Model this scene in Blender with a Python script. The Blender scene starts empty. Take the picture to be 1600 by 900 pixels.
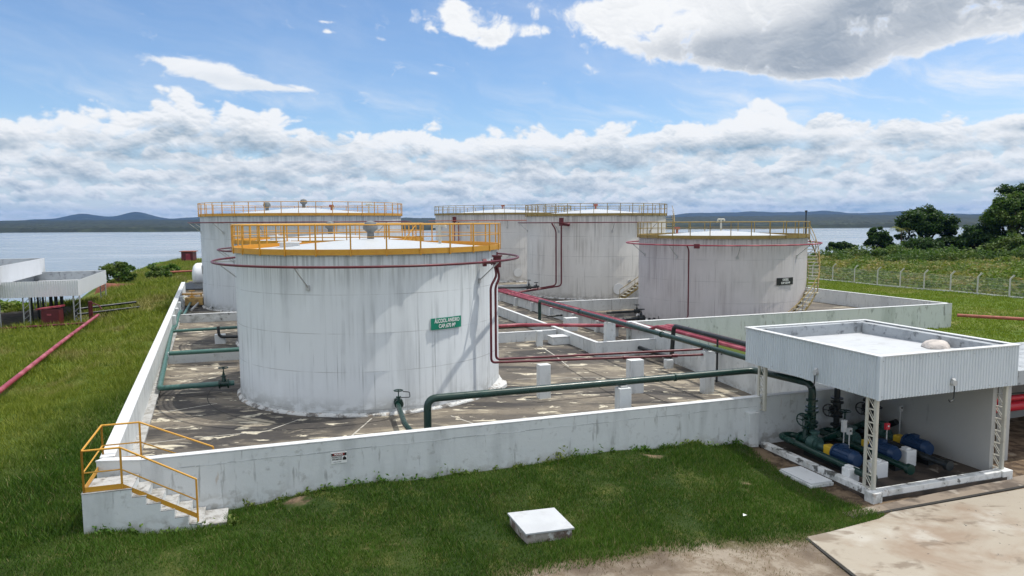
import bpy, bmesh, math, random
import numpy as np
from mathutils import Vector, Matrix
random.seed(7); rng = np.random.default_rng(7)
C = bpy.context.scene.collection
R = math.radians
# ------------------------------------------------------------------ camera
CAMZ = 7.5
pitch, roll = math.atan(105/1110), math.atan(.006)
cam = bpy.data.cameras.new('camera'); camo = bpy.data.objects.new('camera', cam); C.objects.link(camo)
cam.sensor_width = 36; cam.lens = 36*1110/1600; cam.clip_start = .1; cam.clip_end = 60000
cp, sp = math.cos(pitch), math.sin(pitch); cr, sr = math.cos(roll), math.sin(roll)
r0, u0, fw = Vector((1, 0, 0)), Vector((0, sp, cp)), Vector((0, cp, -sp))
ri, ui = cr*r0 - sr*u0, sr*r0 + cr*u0
M = Matrix((ri, ui, -fw)).transposed().to_4x4(); M.translation = Vector((0, 0, CAMZ))
camo.matrix_world = M
bpy.context.scene.camera = camo
# ------------------------------------------------------------------ sun, exposure
SUN_EL = R(68); SUN_H = Vector((.94, .34, 0)).normalized()
sd = SUN_H*math.cos(SUN_EL) + Vector((0, 0, math.sin(SUN_EL)))
sl = bpy.data.lights.new('sun', 'SUN'); sl.energy = 3.6; sl.angle = R(.6); sl.color = (1, .955, .88)
so = bpy.data.objects.new('sun', sl); C.objects.link(so); so.location = (60, 20, 120)
so.rotation_euler = (-sd).to_track_quat('-Z', 'Y').to_euler()
vs = bpy.context.scene.view_settings
vs.view_transform = 'Standard'; vs.look = 'None'; vs.gamma = 1; vs.use_curve_mapping = False; vs.exposure = 0.0
cy = bpy.context.scene.cycles
cy.max_bounces = 6; cy.diffuse_bounces = 3; cy.glossy_bounces = 2; cy.transparent_max_bounces = 6
cy.volume_bounces = 0
cy.sample_clamp_indirect = 4

# ------------------------------------------------------------------ node helper
class N:
    def __init__(s, tree): s.t = tree; s.n = tree.nodes; s.l = tree.links
    def new(s, typ, **k):
        nd = s.n.new(typ)
        for a, b in k.items(): setattr(nd, a, b)
        return nd
    def put(s, sock, v):
        if v is None: return
        if hasattr(v, 'links') or isinstance(v, bpy.types.NodeSocket): s.l.new(v, sock)
        else:
            if sock.type == 'RGBA' and len(v) == 3: v = (*v, 1)
            sock.default_value = v
    def m(s, op, a, b=None, c=None, clamp=False):
        nd = s.new('ShaderNodeMath', operation=op); nd.use_clamp = clamp
        s.put(nd.inputs[0], a); s.put(nd.inputs[1], b); s.put(nd.inputs[2], c); return nd.outputs[0]
    def ss(s, x, lo, hi):
        nd = s.new('ShaderNodeMapRange', interpolation_type='SMOOTHSTEP')
        s.put(nd.inputs[0], x); s.put(nd.inputs[1], lo); s.put(nd.inputs[2], hi); return nd.outputs[0]
    def mr(s, x, lo, hi, a, b):
        nd = s.new('ShaderNodeMapRange'); s.put(nd.inputs[0], x); s.put(nd.inputs[1], lo); s.put(nd.inputs[2], hi)
        s.put(nd.inputs[3], a); s.put(nd.inputs[4], b); return nd.outputs[0]
    def mix(s, f, a, b, mode='MIX'):
        nd = s.new('ShaderNodeMix', data_type='RGBA', blend_type=mode)
        s.put(nd.inputs[0], f); s.put(nd.inputs[6], a); s.put(nd.inputs[7], b); return nd.outputs[2]
    def noise(s, vec, scale=1, det=4, rough=.5, dist=0, typ='FBM', w=None):
        nd = s.new('ShaderNodeTexNoise'); nd.noise_type = typ
        s.put(nd.inputs['Vector'], vec); nd.inputs['Scale'].default_value = scale; nd.inputs['Detail'].default_value = det
        nd.inputs['Roughness'].default_value = rough; nd.inputs['Distortion'].default_value = dist
        return nd.outputs['Fac']
    def vor(s, vec, scale=1, feat='F1', smooth=None):
        nd = s.new('ShaderNodeTexVoronoi', feature=feat); s.put(nd.inputs['Vector'], vec)
        nd.inputs['Scale'].default_value = scale
        if smooth is not None and feat == 'SMOOTH_F1': nd.inputs['Smoothness'].default_value = smooth
        return nd.outputs['Distance']
    def mul(s, vec, k):
        nd = s.new('ShaderNodeVectorMath', operation='MULTIPLY'); s.put(nd.inputs[0], vec); s.put(nd.inputs[1], k); return nd.outputs[0]
    def add(s, vec, k):
        nd = s.new('ShaderNodeVectorMath', operation='ADD'); s.put(nd.inputs[0], vec); s.put(nd.inputs[1], k); return nd.outputs[0]
    def comb(s, x, y, z=0):
        nd = s.new('ShaderNodeCombineXYZ'); s.put(nd.inputs[0], x); s.put(nd.inputs[1], y); s.put(nd.inputs[2], z); return nd.outputs[0]

# ------------------------------------------------------------------ sky: clouds are computed here, over a Sky Texture
_prng = np.random.default_rng(11)
_perm = np.concatenate([_prng.permutation(4096)]*3).astype(np.int32)
_ga = _prng.random(4096)*2*math.pi; _gx = np.cos(_ga).astype(np.float32); _gy = np.sin(_ga).astype(np.float32)
def pnoise(x, y, seed=0):
    x = np.asarray(x, np.float32); y = np.asarray(y, np.float32)
    x0 = np.floor(x); y0 = np.floor(y); xf = x-x0; yf = y-y0
    xi = (x0.astype(np.int32)+seed*131) & 4095; yi = y0.astype(np.int32) & 4095
    p0 = _perm[xi]+yi; p1 = _perm[xi+1]+yi
    def g(h, fx, fy): return _gx[h]*fx+_gy[h]*fy
    u = xf*xf*xf*(xf*(xf*6-15)+10); v = yf*yf*yf*(yf*(yf*6-15)+10)
    a = g(_perm[p0], xf, yf); b = g(_perm[p1], xf-1, yf); c = g(_perm[p0+1], xf, yf-1); d = g(_perm[p1+1], xf-1, yf-1)
    a = a+(b-a)*u; c = c+(d-c)*u
    return a+(c-a)*v
def fbm(x, y, octv, gain=.5, seed=0, billow=False):
    s = 0; a = 1; tot = 0
    for k in range(octv):
        n = pnoise(x, y, seed+k)*1.45
        s = s+a*((3.2*np.abs(n)-.8) if billow else n); tot += a; a *= gain
        x, y = x*2.03+17.3, y*2.03-9.1
    return s/tot
def sstep(x, lo, hi):
    k = np.clip((x-lo)/(hi-lo), 0, 1); return k*k*(3-2*k)
def clouds(AZ, EL, vign=None):
    """colour and cover of the clouds on a grid of azimuth and elevation (rows from low to high)"""
    el = np.maximum(EL, 0); front = np.cos(AZ)
    white = np.array([.955, .97, .985], np.float32)
    H, W_ = AZ.shape
    col = np.zeros((H, W_, 3), np.float32); a = np.zeros((H, W_), np.float32)
    def over(c2, a2):
        nonlocal col, a
        o = a2+a*(1-a2)
        col = (c2*a2[..., None]+col*(a*(1-a2))[..., None])/np.maximum(o, 1e-4)[..., None]; a = o
    def ramp(L, dk):
        L = np.clip(L, 0, 1)[..., None]; dk = np.array(dk, np.float32); return dk*(1-L)+white*L
    de_ = np.gradient(EL, axis=0); da_ = np.gradient(AZ, axis=1)
    def emboss(d, dx=.35):
        return -(np.gradient(d, axis=0)/np.maximum(de_, 1e-5)*.9+np.gradient(d, axis=1)/da_*dx)
    def bump(c, w_): return np.exp(-((AZ-c)/w_)**2)
    # ---- milky air and cirrus first
    wrp = fbm(AZ*5, el*8, 3, .5, 12)
    ci2 = fbm(AZ*7+wrp*.8, el*30+AZ*8+wrp*1.2, 8, .62, 14); ci3 = fbm(AZ*3+4, el*9, 5, .55, 16)
    right = sstep(AZ, .05, .55)
    cA = sstep(ci2, -.25, .75)*(.10+.55*right*np.exp(-((el-.155)/.045)**2)+.30*np.exp(-((el-.150)/.022)**2)+.25*bump(-.33, .09)*np.exp(-((el-.165)/.015)**2))+sstep(ci3, -.1, .6)*.14+.10*right
    over(ramp(np.full_like(el, 1.0), (.5, .6, .7)), np.clip(cA, 0, .85)*np.clip(front*2, .2, 1))
    st = fbm(AZ*7, el*46+7, 6, .58, 17)
    over(ramp(.48+.62*st, (.30, .50, .66)), sstep(.112-el+.02*fbm(AZ*6, el*12, 4, .5, 18), 0, .05)*.72)
    # ---- rows of cumulus, the farthest (lowest) first, each nearer row higher, larger and in front
    rows = [.003, .010, .018, .027, .037, .048, .060, .073, .087, .100]
    for k, e0 in enumerate(rows):
        sz = .0085+e0*.44
        q = 1/sz
        b0 = e0+fbm(AZ[:1]*q*.12+k*7.7, AZ[:1]*0+k*3.1, 4, .5, 200+k)*sz*.35
        wx = fbm(AZ*q*.35+3*k, el*q*.5, 2, .4, 210+k)
        nx, ny = AZ*q*.50+wx*.22+k*13, el*q*.80+k*5
        bil = fbm(nx, ny, 5, .50, 220+k, True); fn = fbm(nx*2.6, ny*2.6, 7, .62, 230+k)
        hgt = .50+1.0*fbm(AZ[:1]*q*.20+k*4.4, AZ[:1]*0+9.1, 4, .55, 240+k)
        if k == 9: hgt = .28+.45*fbm(AZ[:1]*13, AZ[:1]*0+4.2, 4, .55, 261)+(.80*bump(-.44, .055)+.50*bump(-.55, .05)+.35*bump(-.36, .03)+.15*bump(-.20, .08)+.80*bump(.325, .055)+.10*bump(.20, .03)-.30*bump(-.09, .05)+.25*bump(0, .03)-.15*sstep(AZ, .45, .62))[:1]
        if k == 8: hgt = .75+.35*fbm(AZ[:1]*11+5, AZ[:1]*0+4.2, 4, .55, 262)
        if k == 7: hgt = np.maximum(hgt, .45)
        t_ = (el-b0)/sz
        d = (hgt-t_)+bil*.46+fn*.15
        al = sstep(d, 0, .17 if k > 3 else .20)*sstep(t_+fn*.45+bil*.15, -.35, .35)
        em = emboss(bil*.46+fn*.12)*sz
        depth = np.clip(d, 0, 1.6)
        L = 1.10-.66*sstep(depth, .20, 1.00)-.42*sstep(.35-t_, 0, .55)+np.clip(em*.085, -.26, .24)+fn*.10+bil*.16+fbm(AZ*q*.20+k, el*q*.6, 3, .5, 250+k)*.66-.04
        far = math.exp(-e0/.018)
        L = L*(1-.30*far)+.70*.30*far
        cc = ramp(L, (.22, .34, .45))
        cc = cc*(1-.38*far)+np.array([.38, .60, .74], np.float32)*.38*far
        over(cc, al*(.96-.30*far))
    # ---- single clouds above the bank
    def blob(a0, e0, wa, we, tilt=0):
        dx = (AZ-a0)/wa; dy = (el-e0-tilt*(AZ-a0))/we
        return np.exp(-(dx*dx+dy*dy))
    w1 = fbm(AZ*11, el*13, 5, .55, 70); w2 = fbm(AZ*11+5, el*13+9, 5, .55, 71)
    x2, y2 = AZ*11+w1*.35, el*14+w2*.35
    b2 = fbm(x2, y2, 8, .62, 75); bb2 = fbm(x2*1.5, y2*1.5, 6, .52, 79, True); b3 = fbm(AZ*6+2, el*9, 5, .55, 81)
    big = blob(.17, .255, .070, .024, -.1)*.9+blob(.27, .240, .11, .032)*1.2+blob(.40, .222, .12, .036)*1.35+blob(.50, .240, .20, .034)*1.2+blob(.36, .275, .30, .035)*1.1+blob(.62, .238, .14, .034)*.9+blob(.31, .205, .09, .018, -.12)*.6+blob(.39, .188, .06, .012, -.1)*.8
    small = blob(-.045, .270, .060, .020, -.12)*1.3+blob(-.035, .247, .035, .012)*1.0+blob(-.088, .254, .025, .008)*.6+blob(.035, .252, .025, .010)*.8
    puffs = blob(-.247, .246, .012, .003)*.55+blob(-.147, .206, .014, .003)*.6+blob(-.108, .199, .009, .003)*.55+blob(-.16, .240, .03, .004)*.5+blob(-.25, .258, .016, .002)*.45
    dB = np.maximum(np.maximum(np.minimum(big*1.5, 1.6), np.minimum(small*1.35, 1.2)), puffs*1.3)+b2*1.25+bb2*.45+fbm(AZ*26, el*32, 6, .6, 83)*.28-.64
    aB = sstep(dB, -.04, .55)*(1-.35*sstep(.5-dB, 0, .5)*np.clip(1-np.maximum(big, small), 0, 1))
    core = np.clip(blob(.26, .222, .10, .018)*.75+blob(.37, .200, .10, .026, -.10)*1.15+blob(.43, .225, .10, .03)*.8+blob(.60, .245, .16, .035)*1.1+blob(.50, .262, .12, .018)*.5, 0, 1)*sstep(dB, .05, .75)
    LB = 1.03-core*.78+b3*.45*core+np.clip(emboss(b2*.4+bb2*.3)*.0016, -.10, .08)-.10*sstep(dB, .5, 1.3)-.10*sstep(b3, -.1, .4)*sstep(dB, .2, .8)
    over(ramp(LB, (.36, .42, .50)), aB)
    # ---- the smooth wisp to the left
    w3 = fbm(AZ*10, el*26, 4, .5, 30)
    wis = fbm(AZ*15+w3*.9, el*52+AZ*9+w3*1.3, 8, .60, 31)
    dC = blob(-.395, .188, .055, .013, -.12)*1.15+blob(-.36, .170, .035, .014)*.7+blob(-.43, .196, .030, .005, -.08)*.9+blob(-.315, .174, .06, .006, -.06)*1.0+wis*.95+fbm(AZ*22, el*60, 5, .6, 32)*.35-.34
    over(ramp(.96+wis*.22-.22*blob(-.37, .178, .07, .009, -.1), (.45, .55, .66)), sstep(dC, 0, .60)*.95)
    # ---- unseen cumulus added outside the view, extra bright as fill light
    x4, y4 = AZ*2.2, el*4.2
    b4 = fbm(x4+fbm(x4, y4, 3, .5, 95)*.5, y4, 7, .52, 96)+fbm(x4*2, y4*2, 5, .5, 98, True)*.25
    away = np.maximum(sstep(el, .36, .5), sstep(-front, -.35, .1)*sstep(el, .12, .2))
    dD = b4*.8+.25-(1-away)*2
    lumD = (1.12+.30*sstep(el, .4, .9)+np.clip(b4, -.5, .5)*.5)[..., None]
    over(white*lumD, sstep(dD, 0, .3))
    return col.astype(np.float32), np.clip(a, 0, 1).astype(np.float32)

def cloud_image(name, az, el):
    h, w_ = len(el), len(az)
    c, al = clouds(np.repeat(az[None, :], h, 0).astype(np.float32), np.repeat(el[:, None], w_, 1).astype(np.float32))
    im = bpy.data.images.new(name, w_, h, alpha=True, float_buffer=True); im.colorspace_settings.name = 'Non-Color'
    im.alpha_mode = 'CHANNEL_PACKED'
    im.pixels.foreach_set(np.concatenate([c, al[..., None]], 2).astype(np.float32).ravel()); im.update(); im.pack()
    return im
AZ1, EL1 = .86, .42
simg = cloud_image('clouds_ahead', np.linspace(-AZ1, AZ1, 1800), np.linspace(0, EL1, 460))
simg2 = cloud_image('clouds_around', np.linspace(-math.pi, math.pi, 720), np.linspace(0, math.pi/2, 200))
w = bpy.data.worlds.new('World'); bpy.context.scene.world = w; w.use_nodes = True
t = N(w.node_tree); w.node_tree.nodes.clear()
out = t.new('ShaderNodeOutputWorld')
sky = t.new('ShaderNodeTexSky', sky_type='NISHITA'); sky.sun_disc = False
sky.sun_elevation = SUN_EL; sky.sun_rotation = math.atan2(SUN_H.x, SUN_H.y)
sky.air_density = 1.0; sky.dust_density = .2; sky.ozone_density = 6.0
tc = t.new('ShaderNodeTexCoord'); sx = t.new('ShaderNodeSeparateXYZ'); t.l.new(tc.outputs['Generated'], sx.inputs[0])
X, Y, Z = sx.outputs
az = t.m('ARCTAN2', X, Y); el = t.m('MAXIMUM', t.m('ARCSINE', Z), 0.0)
def lookup(im, a, e):
    tx = t.new('ShaderNodeTexImage', interpolation='Linear', extension='EXTEND'); tx.image = im
    t.put(tx.inputs[0], t.comb(t.m('ADD', t.m('DIVIDE', az, 2*a), .5), t.m('DIVIDE', el, e), 0)); return tx
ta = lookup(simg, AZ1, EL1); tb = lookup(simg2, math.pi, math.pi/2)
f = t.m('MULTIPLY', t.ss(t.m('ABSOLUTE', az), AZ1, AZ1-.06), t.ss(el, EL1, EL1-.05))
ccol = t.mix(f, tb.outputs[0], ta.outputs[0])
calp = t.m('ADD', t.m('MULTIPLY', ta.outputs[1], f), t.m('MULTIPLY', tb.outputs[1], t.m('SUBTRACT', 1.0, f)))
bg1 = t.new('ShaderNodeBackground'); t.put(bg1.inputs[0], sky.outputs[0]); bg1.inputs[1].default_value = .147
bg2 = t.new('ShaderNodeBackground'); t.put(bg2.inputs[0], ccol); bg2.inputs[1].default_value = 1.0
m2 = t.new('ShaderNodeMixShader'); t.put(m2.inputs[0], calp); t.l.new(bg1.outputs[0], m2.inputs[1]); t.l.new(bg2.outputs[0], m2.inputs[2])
t.l.new(m2.outputs[0], out.inputs[0])
#WORLD_END
# ------------------------------------------------------------------ mesh building
class MB:
    def __init__(s): s.v = []; s.f = []
    def add(s, vs, fs):
        o = len(s.v); s.v += [tuple(p) for p in vs]; s.f += [tuple(i+o for i in f) for f in fs]; return s
    def box(s, c, d, rz=0, up=None):
        hx, hy, hz = d[0]/2, d[1]/2, d[2]/2; ca, sa = math.cos(rz), math.sin(rz); vs = []
        for z in (-hz, hz):
            for x, y in ((-hx, -hy), (hx, -hy), (hx, hy), (-hx, hy)):
                vs.append((c[0]+x*ca-y*sa, c[1]+x*sa+y*ca, c[2]+z))
        return s.add(vs, [(0, 3, 2, 1), (4, 5, 6, 7), (0, 1, 5, 4), (1, 2, 6, 5), (2, 3, 7, 6), (3, 0, 4, 7)])
    def prism(s, poly, z0, z1):
        n = len(poly); z0 = [z0]*n if not hasattr(z0, '__len__') else z0; z1 = [z1]*n if not hasattr(z1, '__len__') else z1
        vs = [(p[0], p[1], z0[i]) for i, p in enumerate(poly)]+[(p[0], p[1], z1[i]) for i, p in enumerate(poly)]
        return s.add(vs, [tuple(range(n))[::-1], tuple(range(n, 2*n))]+[(i, (i+1) % n, n+(i+1) % n, n+i) for i in range(n)])
    def ring(s, c, ax, r, n, ph=0):
        ax = Vector(ax).normalized(); a = ax.cross(Vector((0, 0, 1)) if abs(ax.z) < .9 else Vector((1, 0, 0))).normalized(); b = ax.cross(a)
        return [Vector(c)+r*(math.cos(2*math.pi*i/n+ph)*a+math.sin(2*math.pi*i/n+ph)*b) for i in range(n)]
    def cyl(s, p0, p1, r, r1=None, n=12, caps=True):
        r1 = r if r1 is None else r1; ax = Vector(p1)-Vector(p0)
        vs = s.ring(p0, ax, r, n)+s.ring(p1, ax, r1, n)
        fs = [(i, (i+1) % n, n+(i+1) % n, n+i) for i in range(n)]
        if caps: fs += [tuple(range(n))[::-1], tuple(range(n, 2*n))]
        return s.add(vs, fs)
    def tube(s, pts, r, n=10, closed=False, caps=True):
        pts = [Vector(p) for p in pts]; m = len(pts); vs = []; prev = None
        for i, p in enumerate(pts):
            if closed: d = pts[(i+1) % m]-pts[i-1]
            else: d = (pts[min(i+1, m-1)]-pts[max(i-1, 0)])
            d.normalize()
            if prev is None: a = d.cross(Vector((0, 0, 1)) if abs(d.z) < .9 else Vector((1, 0, 0))).normalized()
            else: a = (prev-prev.dot(d)*d).normalized()
            prev = a; b = d.cross(a); rr = r[i] if hasattr(r, '__len__') else r
            vs += [p+rr*(math.cos(2*math.pi*k/n)*a+math.sin(2*math.pi*k/n)*b) for k in range(n)]
        fs = []
        for i in range(m if closed else m-1):
            j = (i+1) % m
            fs += [(i*n+k, i*n+(k+1) % n, j*n+(k+1) % n, j*n+k) for k in range(n)]
        if caps and not closed: fs += [tuple(range(n))[::-1], tuple(range((m-1)*n, m*n))]
        return s.add(vs, fs)
    def lathe(s, prof, c=(0, 0, 0), n=64, a0=0, a1=2*math.pi):
        full = abs(a1-a0-2*math.pi) < 1e-6; k = n if full else n+1; vs = []
        for i in range(k):
            a = a0+(a1-a0)*i/n
            vs += [(c[0]+r*math.cos(a), c[1]+r*math.sin(a), c[2]+z) for r, z in prof]
        m = len(prof); fs = []
        for i in range(n):
            j = (i+1) % k
            fs += [(i*m+q, j*m+q, j*m+q+1, i*m+q+1) for q in range(m-1)]
        return s.add(vs, fs)
    def build(s, name, mat, parent=None, smooth=None, bevel=0, **props):
        me = bpy.data.meshes.new(name); off = org(parent)
        me.from_pydata([(x-off[0], y-off[1], z-off[2]) for x, y, z in s.v], [], s.f); me.materials.append(mat)
        if bevel and len(s.v) < 4000:
            bm = bmesh.new(); bm.from_mesh(me); bmesh.ops.remove_doubles(bm, verts=bm.verts, dist=1e-5)
            es = [e for e in bm.edges if len(e.link_faces) == 2 and e.calc_face_angle(0) > .6]
            bmesh.ops.bevel(bm, geom=es, offset=bevel, segments=2, affect='EDGES', profile=.6, clamp_overlap=True)
            bm.to_mesh(me); bm.free()
        if smooth:
            me.shade_smooth() if hasattr(me, 'shade_smooth') else None
            me.set_sharp_from_angle(angle=smooth)
        o = bpy.data.objects.new(name, me); C.objects.link(o)
        if parent: o.parent = parent
        for k2, v2 in props.items(): o[k2] = v2
        return o
def org(o):
    if o is None: return (0, 0, 0)
    x = Vector((0, 0, 0))
    while o is not None: x = x+o.location; o = o.parent
    return tuple(x)
SM = .7
def thing(name, loc, label, cat, group=None):
    o = bpy.data.objects.new(name, None); C.objects.link(o); o.location = loc; o.empty_display_size = .3
    return tag(o, label, cat, group)
def tag(o, label=None, cat=None, group=None, kind=None):
    if label: o['label'] = label
    if cat: o['category'] = cat
    if group: o['group'] = group
    if kind: o['kind'] = kind
    return o
def copy_tree(o, parent=None):
    c = o.copy(); C.objects.link(c); c.parent = parent
    for ch in list(o.children): copy_tree(ch, c)
    return c
def bend(pts, r=.25, n=5):
    """polyline with rounded corners"""
    pts = [Vector(p) for p in pts]; out = [pts[0]]
    for i in range(1, len(pts)-1):
        a, b, c = pts[i-1], pts[i], pts[i+1]; rr = min(r, (a-b).length*.45, (c-b).length*.45)
        p0 = b+(a-b).normalized()*rr; p1 = b+(c-b).normalized()*rr
        for k in range(n+1):
            q = k/n; out.append(p0*(1-q)**2+b*2*q*(1-q)+p1*q*q)
    out.append(pts[-1]); return out
# the yard's own axes: U runs along the front wall, V away from it
UX, UY = .9466, .3223
def UV(o, u, v, z=None):
    p = (o[0]+u*UX-v*UY, o[1]+u*UY+v*UX); return p if z is None else (*p, z)
RZ = math.atan2(UY, UX)

# ------------------------------------------------------------------ materials
def pmat(name, base, rough=.6, layers=(), bump=None, metal=0, spec=.5, rnd=0, seam=None):
    m = bpy.data.materials.new(name); m.use_nodes = True; t = N(m.node_tree)
    b = m.node_tree.nodes['Principled BSDF']; pos = t.new('ShaderNodeNewGeometry').outputs['Position']
    col = t.mix(0.0, base, base)
    for L in layers:
        v = t.mul(pos, L.get('s', (1, 1, 1))); v = t.add(v, (L.get('o', 0),)*3)
        nz = t.noise(v, L.get('f', 1), L.get('d', 5), L.get('r', .55), L.get('w', 0)) if L.get('k') != 'v' else t.vor(v, L.get('f', 1), 'DISTANCE_TO_EDGE')
        msk = t.ss(nz, L['lo'], L['hi'])
        if 'm' in L: msk = t.m('MULTIPLY', msk, t.ss(t.noise(t.add(pos, (L.get('o', 0)+50,)*3), L['m'], 3, .5), .40, .60))
        if 'z' in L:
            z = t.new('ShaderNodeSeparateXYZ'); t.l.new(pos, z.inputs[0]); zz = t.m('ADD', z.outputs[2], t.m('MULTIPLY', t.m('SUBTRACT', nz, .5), L.get('zn', .3)))
            msk = t.m('MULTIPLY', msk, t.ss(zz, L['z'][0], L['z'][1]))
        col = t.mix(t.m('MULTIPLY', msk, L.get('a', 1)), col, L['c'])
    if rnd:
        g = t.new('ShaderNodeNewGeometry'); 
        col = t.mix(1.0, col, t.mix(t.m('MULTIPLY', g.outputs['Random Per Island'], 1.0), (1-rnd,)*3, (1+rnd,)*3), 'MULTIPLY')
    t.put(b.inputs['Base Color'], col); b.inputs['Metallic'].default_value = metal; b.inputs['Specular IOR Level'].default_value = spec
    rn = t.noise(t.mul(pos, (1, 1, 1)), 3, 3); t.put(b.inputs['Roughness'], t.mr(rn, .3, .7, max(rough-.08, .05), min(rough+.08, 1)))
    if bump:
        bn = t.new('ShaderNodeBump'); bn.inputs['Strength'].default_value = bump[1]; bn.inputs['Distance'].default_value = bump[2] if len(bump) > 2 else .05
        t.put(bn.inputs['Height'], t.noise(pos, bump[0], 6, .6)); t.l.new(bn.outputs[0], b.inputs['Normal'])
    return m
def L(c, lo, hi, s=(1, 1, 1), f=1, a=1, **k): return dict(c=c, lo=lo, hi=hi, s=s, f=f, a=a, **k)
def tank_mat(name, base, dark, o, course=1.5, zoff=.22, pink=None, amt=1.0):
    m = pmat(name, base, .42, [
        L(dark, .44, .70, (1.1, 1.1, .10), 1.2, .60*amt, o=o, d=6, m=.28),
        L(dark, .48, .68, (4.5, 4.5, .13), 1.3, .60*amt, o=o+3, d=5, m=.35),
        L((dark[0]*.55, dark[1]*.55, dark[2]*.55), .60, .70, (8, 8, .10), 1.5, .65*amt, o=o+7, d=3, m=.5),
        L(tuple(min(c_*1.16, .8) for c_ in base), .52, .75, (.8, .8, .35), 1, .5, o=o+11),
        L((dark[0]*.6, dark[1]*.58, dark[2]*.52), .40, .62, (1, 1, 1.6), 2.2, .55, o=o+5, z=(.9, .15), zn=.6),
        L((dark[0]*.7, dark[1]*.7, dark[2]*.68), .45, .60, (7, 7, .2), 1.2, .55, o=o+9, z=(course*4+zoff-1.6, course*4+zoff+.2), zn=.8)], spec=.35)
    nt = N(m.node_tree); b = m.node_tree.nodes['Principled BSDF']
    pos = nt.new('ShaderNodeNewGeometry').outputs['Position']; z = nt.new('ShaderNodeSeparateXYZ'); nt.l.new(pos, z.inputs[0])
    fr = nt.m('FRACT', nt.m('DIVIDE', nt.m('SUBTRACT', z.outputs[2], zoff), course))
    line = nt.m('MULTIPLY', nt.ss(nt.m('ABSOLUTE', nt.m('SUBTRACT', fr, .5)), .4885, .496), nt.ss(nt.noise(pos, .9, 4), .34, .58))
    src = b.inputs['Base Color'].links[0].from_socket
    nt.put(b.inputs['Base Color'], nt.mix(nt.m('MULTIPLY', line, .55), src, (.20, .20, .20)))
    # plates are not quite flat
    bn = nt.new('ShaderNodeBump'); bn.inputs['Strength'].default_value = .25; bn.inputs['Distance'].default_value = .06
    nt.put(bn.inputs['Height'], nt.noise(nt.mul(pos, (1, 1, .8)), 1.1, 3)); nt.l.new(bn.outputs[0], b.inputs['Normal'])
    return m
WH = (.62, .64, .64)
mT1 = tank_mat('tank_paint_white', (.58, .61, .625), (.30, .32, .33), 0)
mT2 = tank_mat('tank_paint_grey_white', (.50, .525, .54), (.32, .35, .36), 20, 1.95, .25)
mT3 = tank_mat('tank_paint_weathered', (.56, .55, .53), (.38, .37, .35), 40, 1.95, .25)
mT4 = tank_mat('tank_paint_cream', (.58, .565, .53), (.34, .32, .29), 60, 1.9, .3, amt=1.1)
mT5 = tank_mat('tank_paint_pinkish', (.455, .43, .425), (.27, .245, .24), 80)
mRoof = pmat('roof_paint', (.45, .47, .48), .5, [L((.45, .45, .43), .5, .72, f=.8, a=.5), L((.3, .3, .28), .62, .75, f=4, a=.4)])
mWall = pmat('wall_paint', (.62, .645, .645), .75, [
    L((.40, .42, .42), .48, .70, (1, 1, .25), 1.3, .55), L((.22, .22, .21), .60, .72, (3.5, 3.5, .55), 1.6, .60, d=7),
    L((.30, .30, .28), .56, .70, f=3.5, a=.5, d=8, r=.65), L((.24, .22, .18), .45, .62, (1.5, 1.5, 2), 2, .6, z=(.25, -.35), zn=.8, o=4),
    L((.40, .27, .16), .70, .76, (2.2, 2.2, .5), 1.5, .45, o=9)], bump=(5, .25))
mWallB = pmat('wall_paint_stained', (.60, .63, .60), .8, [
    L((.38, .42, .38), .46, .68, (1, 1, .3), 1.0, .6, o=30), L((.16, .17, .15), .58, .70, (2.5, 2.5, 1.0), 1.2, .7, d=8, o=33),
    L((.28, .25, .2), .6, .72, (4, 4, .7), 1.5, .6, o=36)], bump=(5, .25))
mCop = pmat('coping_paint', (.58, .595, .60), .7, [L((.40, .40, .38), .55, .68, f=2.2, a=.6, d=8, r=.65), L((.15, .15, .14), .66, .74, f=5, a=.6, d=6)], bump=(6, .25))
mBlock = pmat('mildewed_concrete', (.55, .57, .56), .85, [L((.26, .27, .26), .46, .66, f=1.6, a=.8, d=8, r=.65), L((.08, .08, .075), .58, .68, f=3.2, a=.8, d=8, r=.65), L((.7, .71, .7), .58, .68, f=2.3, a=.7, o=5)], bump=(6, .35))
mStep = pmat('worn_step_concrete', (.40, .40, .39), .85, [L((.25, .24, .22), .44, .60, f=3, a=.85, d=8, r=.65), L((.10, .09, .08), .58, .68, f=6, a=.7, d=6)], bump=(8, .35))
mYel = pmat('yellow_paint', (.56, .285, .03), .5, [L((.50, .22, .03), .5, .7, f=3, a=.6), L((.2, .1, .05), .66, .74, f=9, a=.6)])
mOcr = pmat('olive_yellow_paint', (.27, .19, .05), .6, [L((.22, .16, .06), .45, .65, f=2, a=.7), L((.6, .5, .25), .6, .72, f=5, a=.5)])  # darker, olive-toned yellow for rails and stairs of the rear and right tanks
mRed = pmat('red_pipe_paint', (.095, .008, .014), .42, [L((.18, .022, .036), .5, .7, f=1.5, a=.6), L((.10, .02, .02), .6, .72, f=5, a=.6)])
mRedL = pmat('sunfaded_red_paint', (.25, .024, .045), .45, [L((.52, .16, .18), .45, .68, f=1.2, a=.6), L((.22, .03, .04), .58, .7, f=4, a=.6)])
mRust = pmat('rusty_red_paint', (.35, .10, .07), .7, [L((.22, .09, .05), .45, .65, f=2, a=.7)])
mRed3 = pmat('bright_red_paint', (.55, .02, .04), .35)
mGrn = pmat('green_pipe_paint', (.005, .030, .022), .32, [L((.010, .054, .040), .52, .7, f=1.3, a=.6), L((.005, .03, .025), .6, .72, f=4, a=.6)])
mGrnL = pmat('pale_green_pipe_paint', (.045, .125, .105), .4, [L((.09, .17, .15), .5, .7, f=1.3, a=.6), L((.03, .09, .08), .55, .7, f=4, a=.6)])
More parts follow.
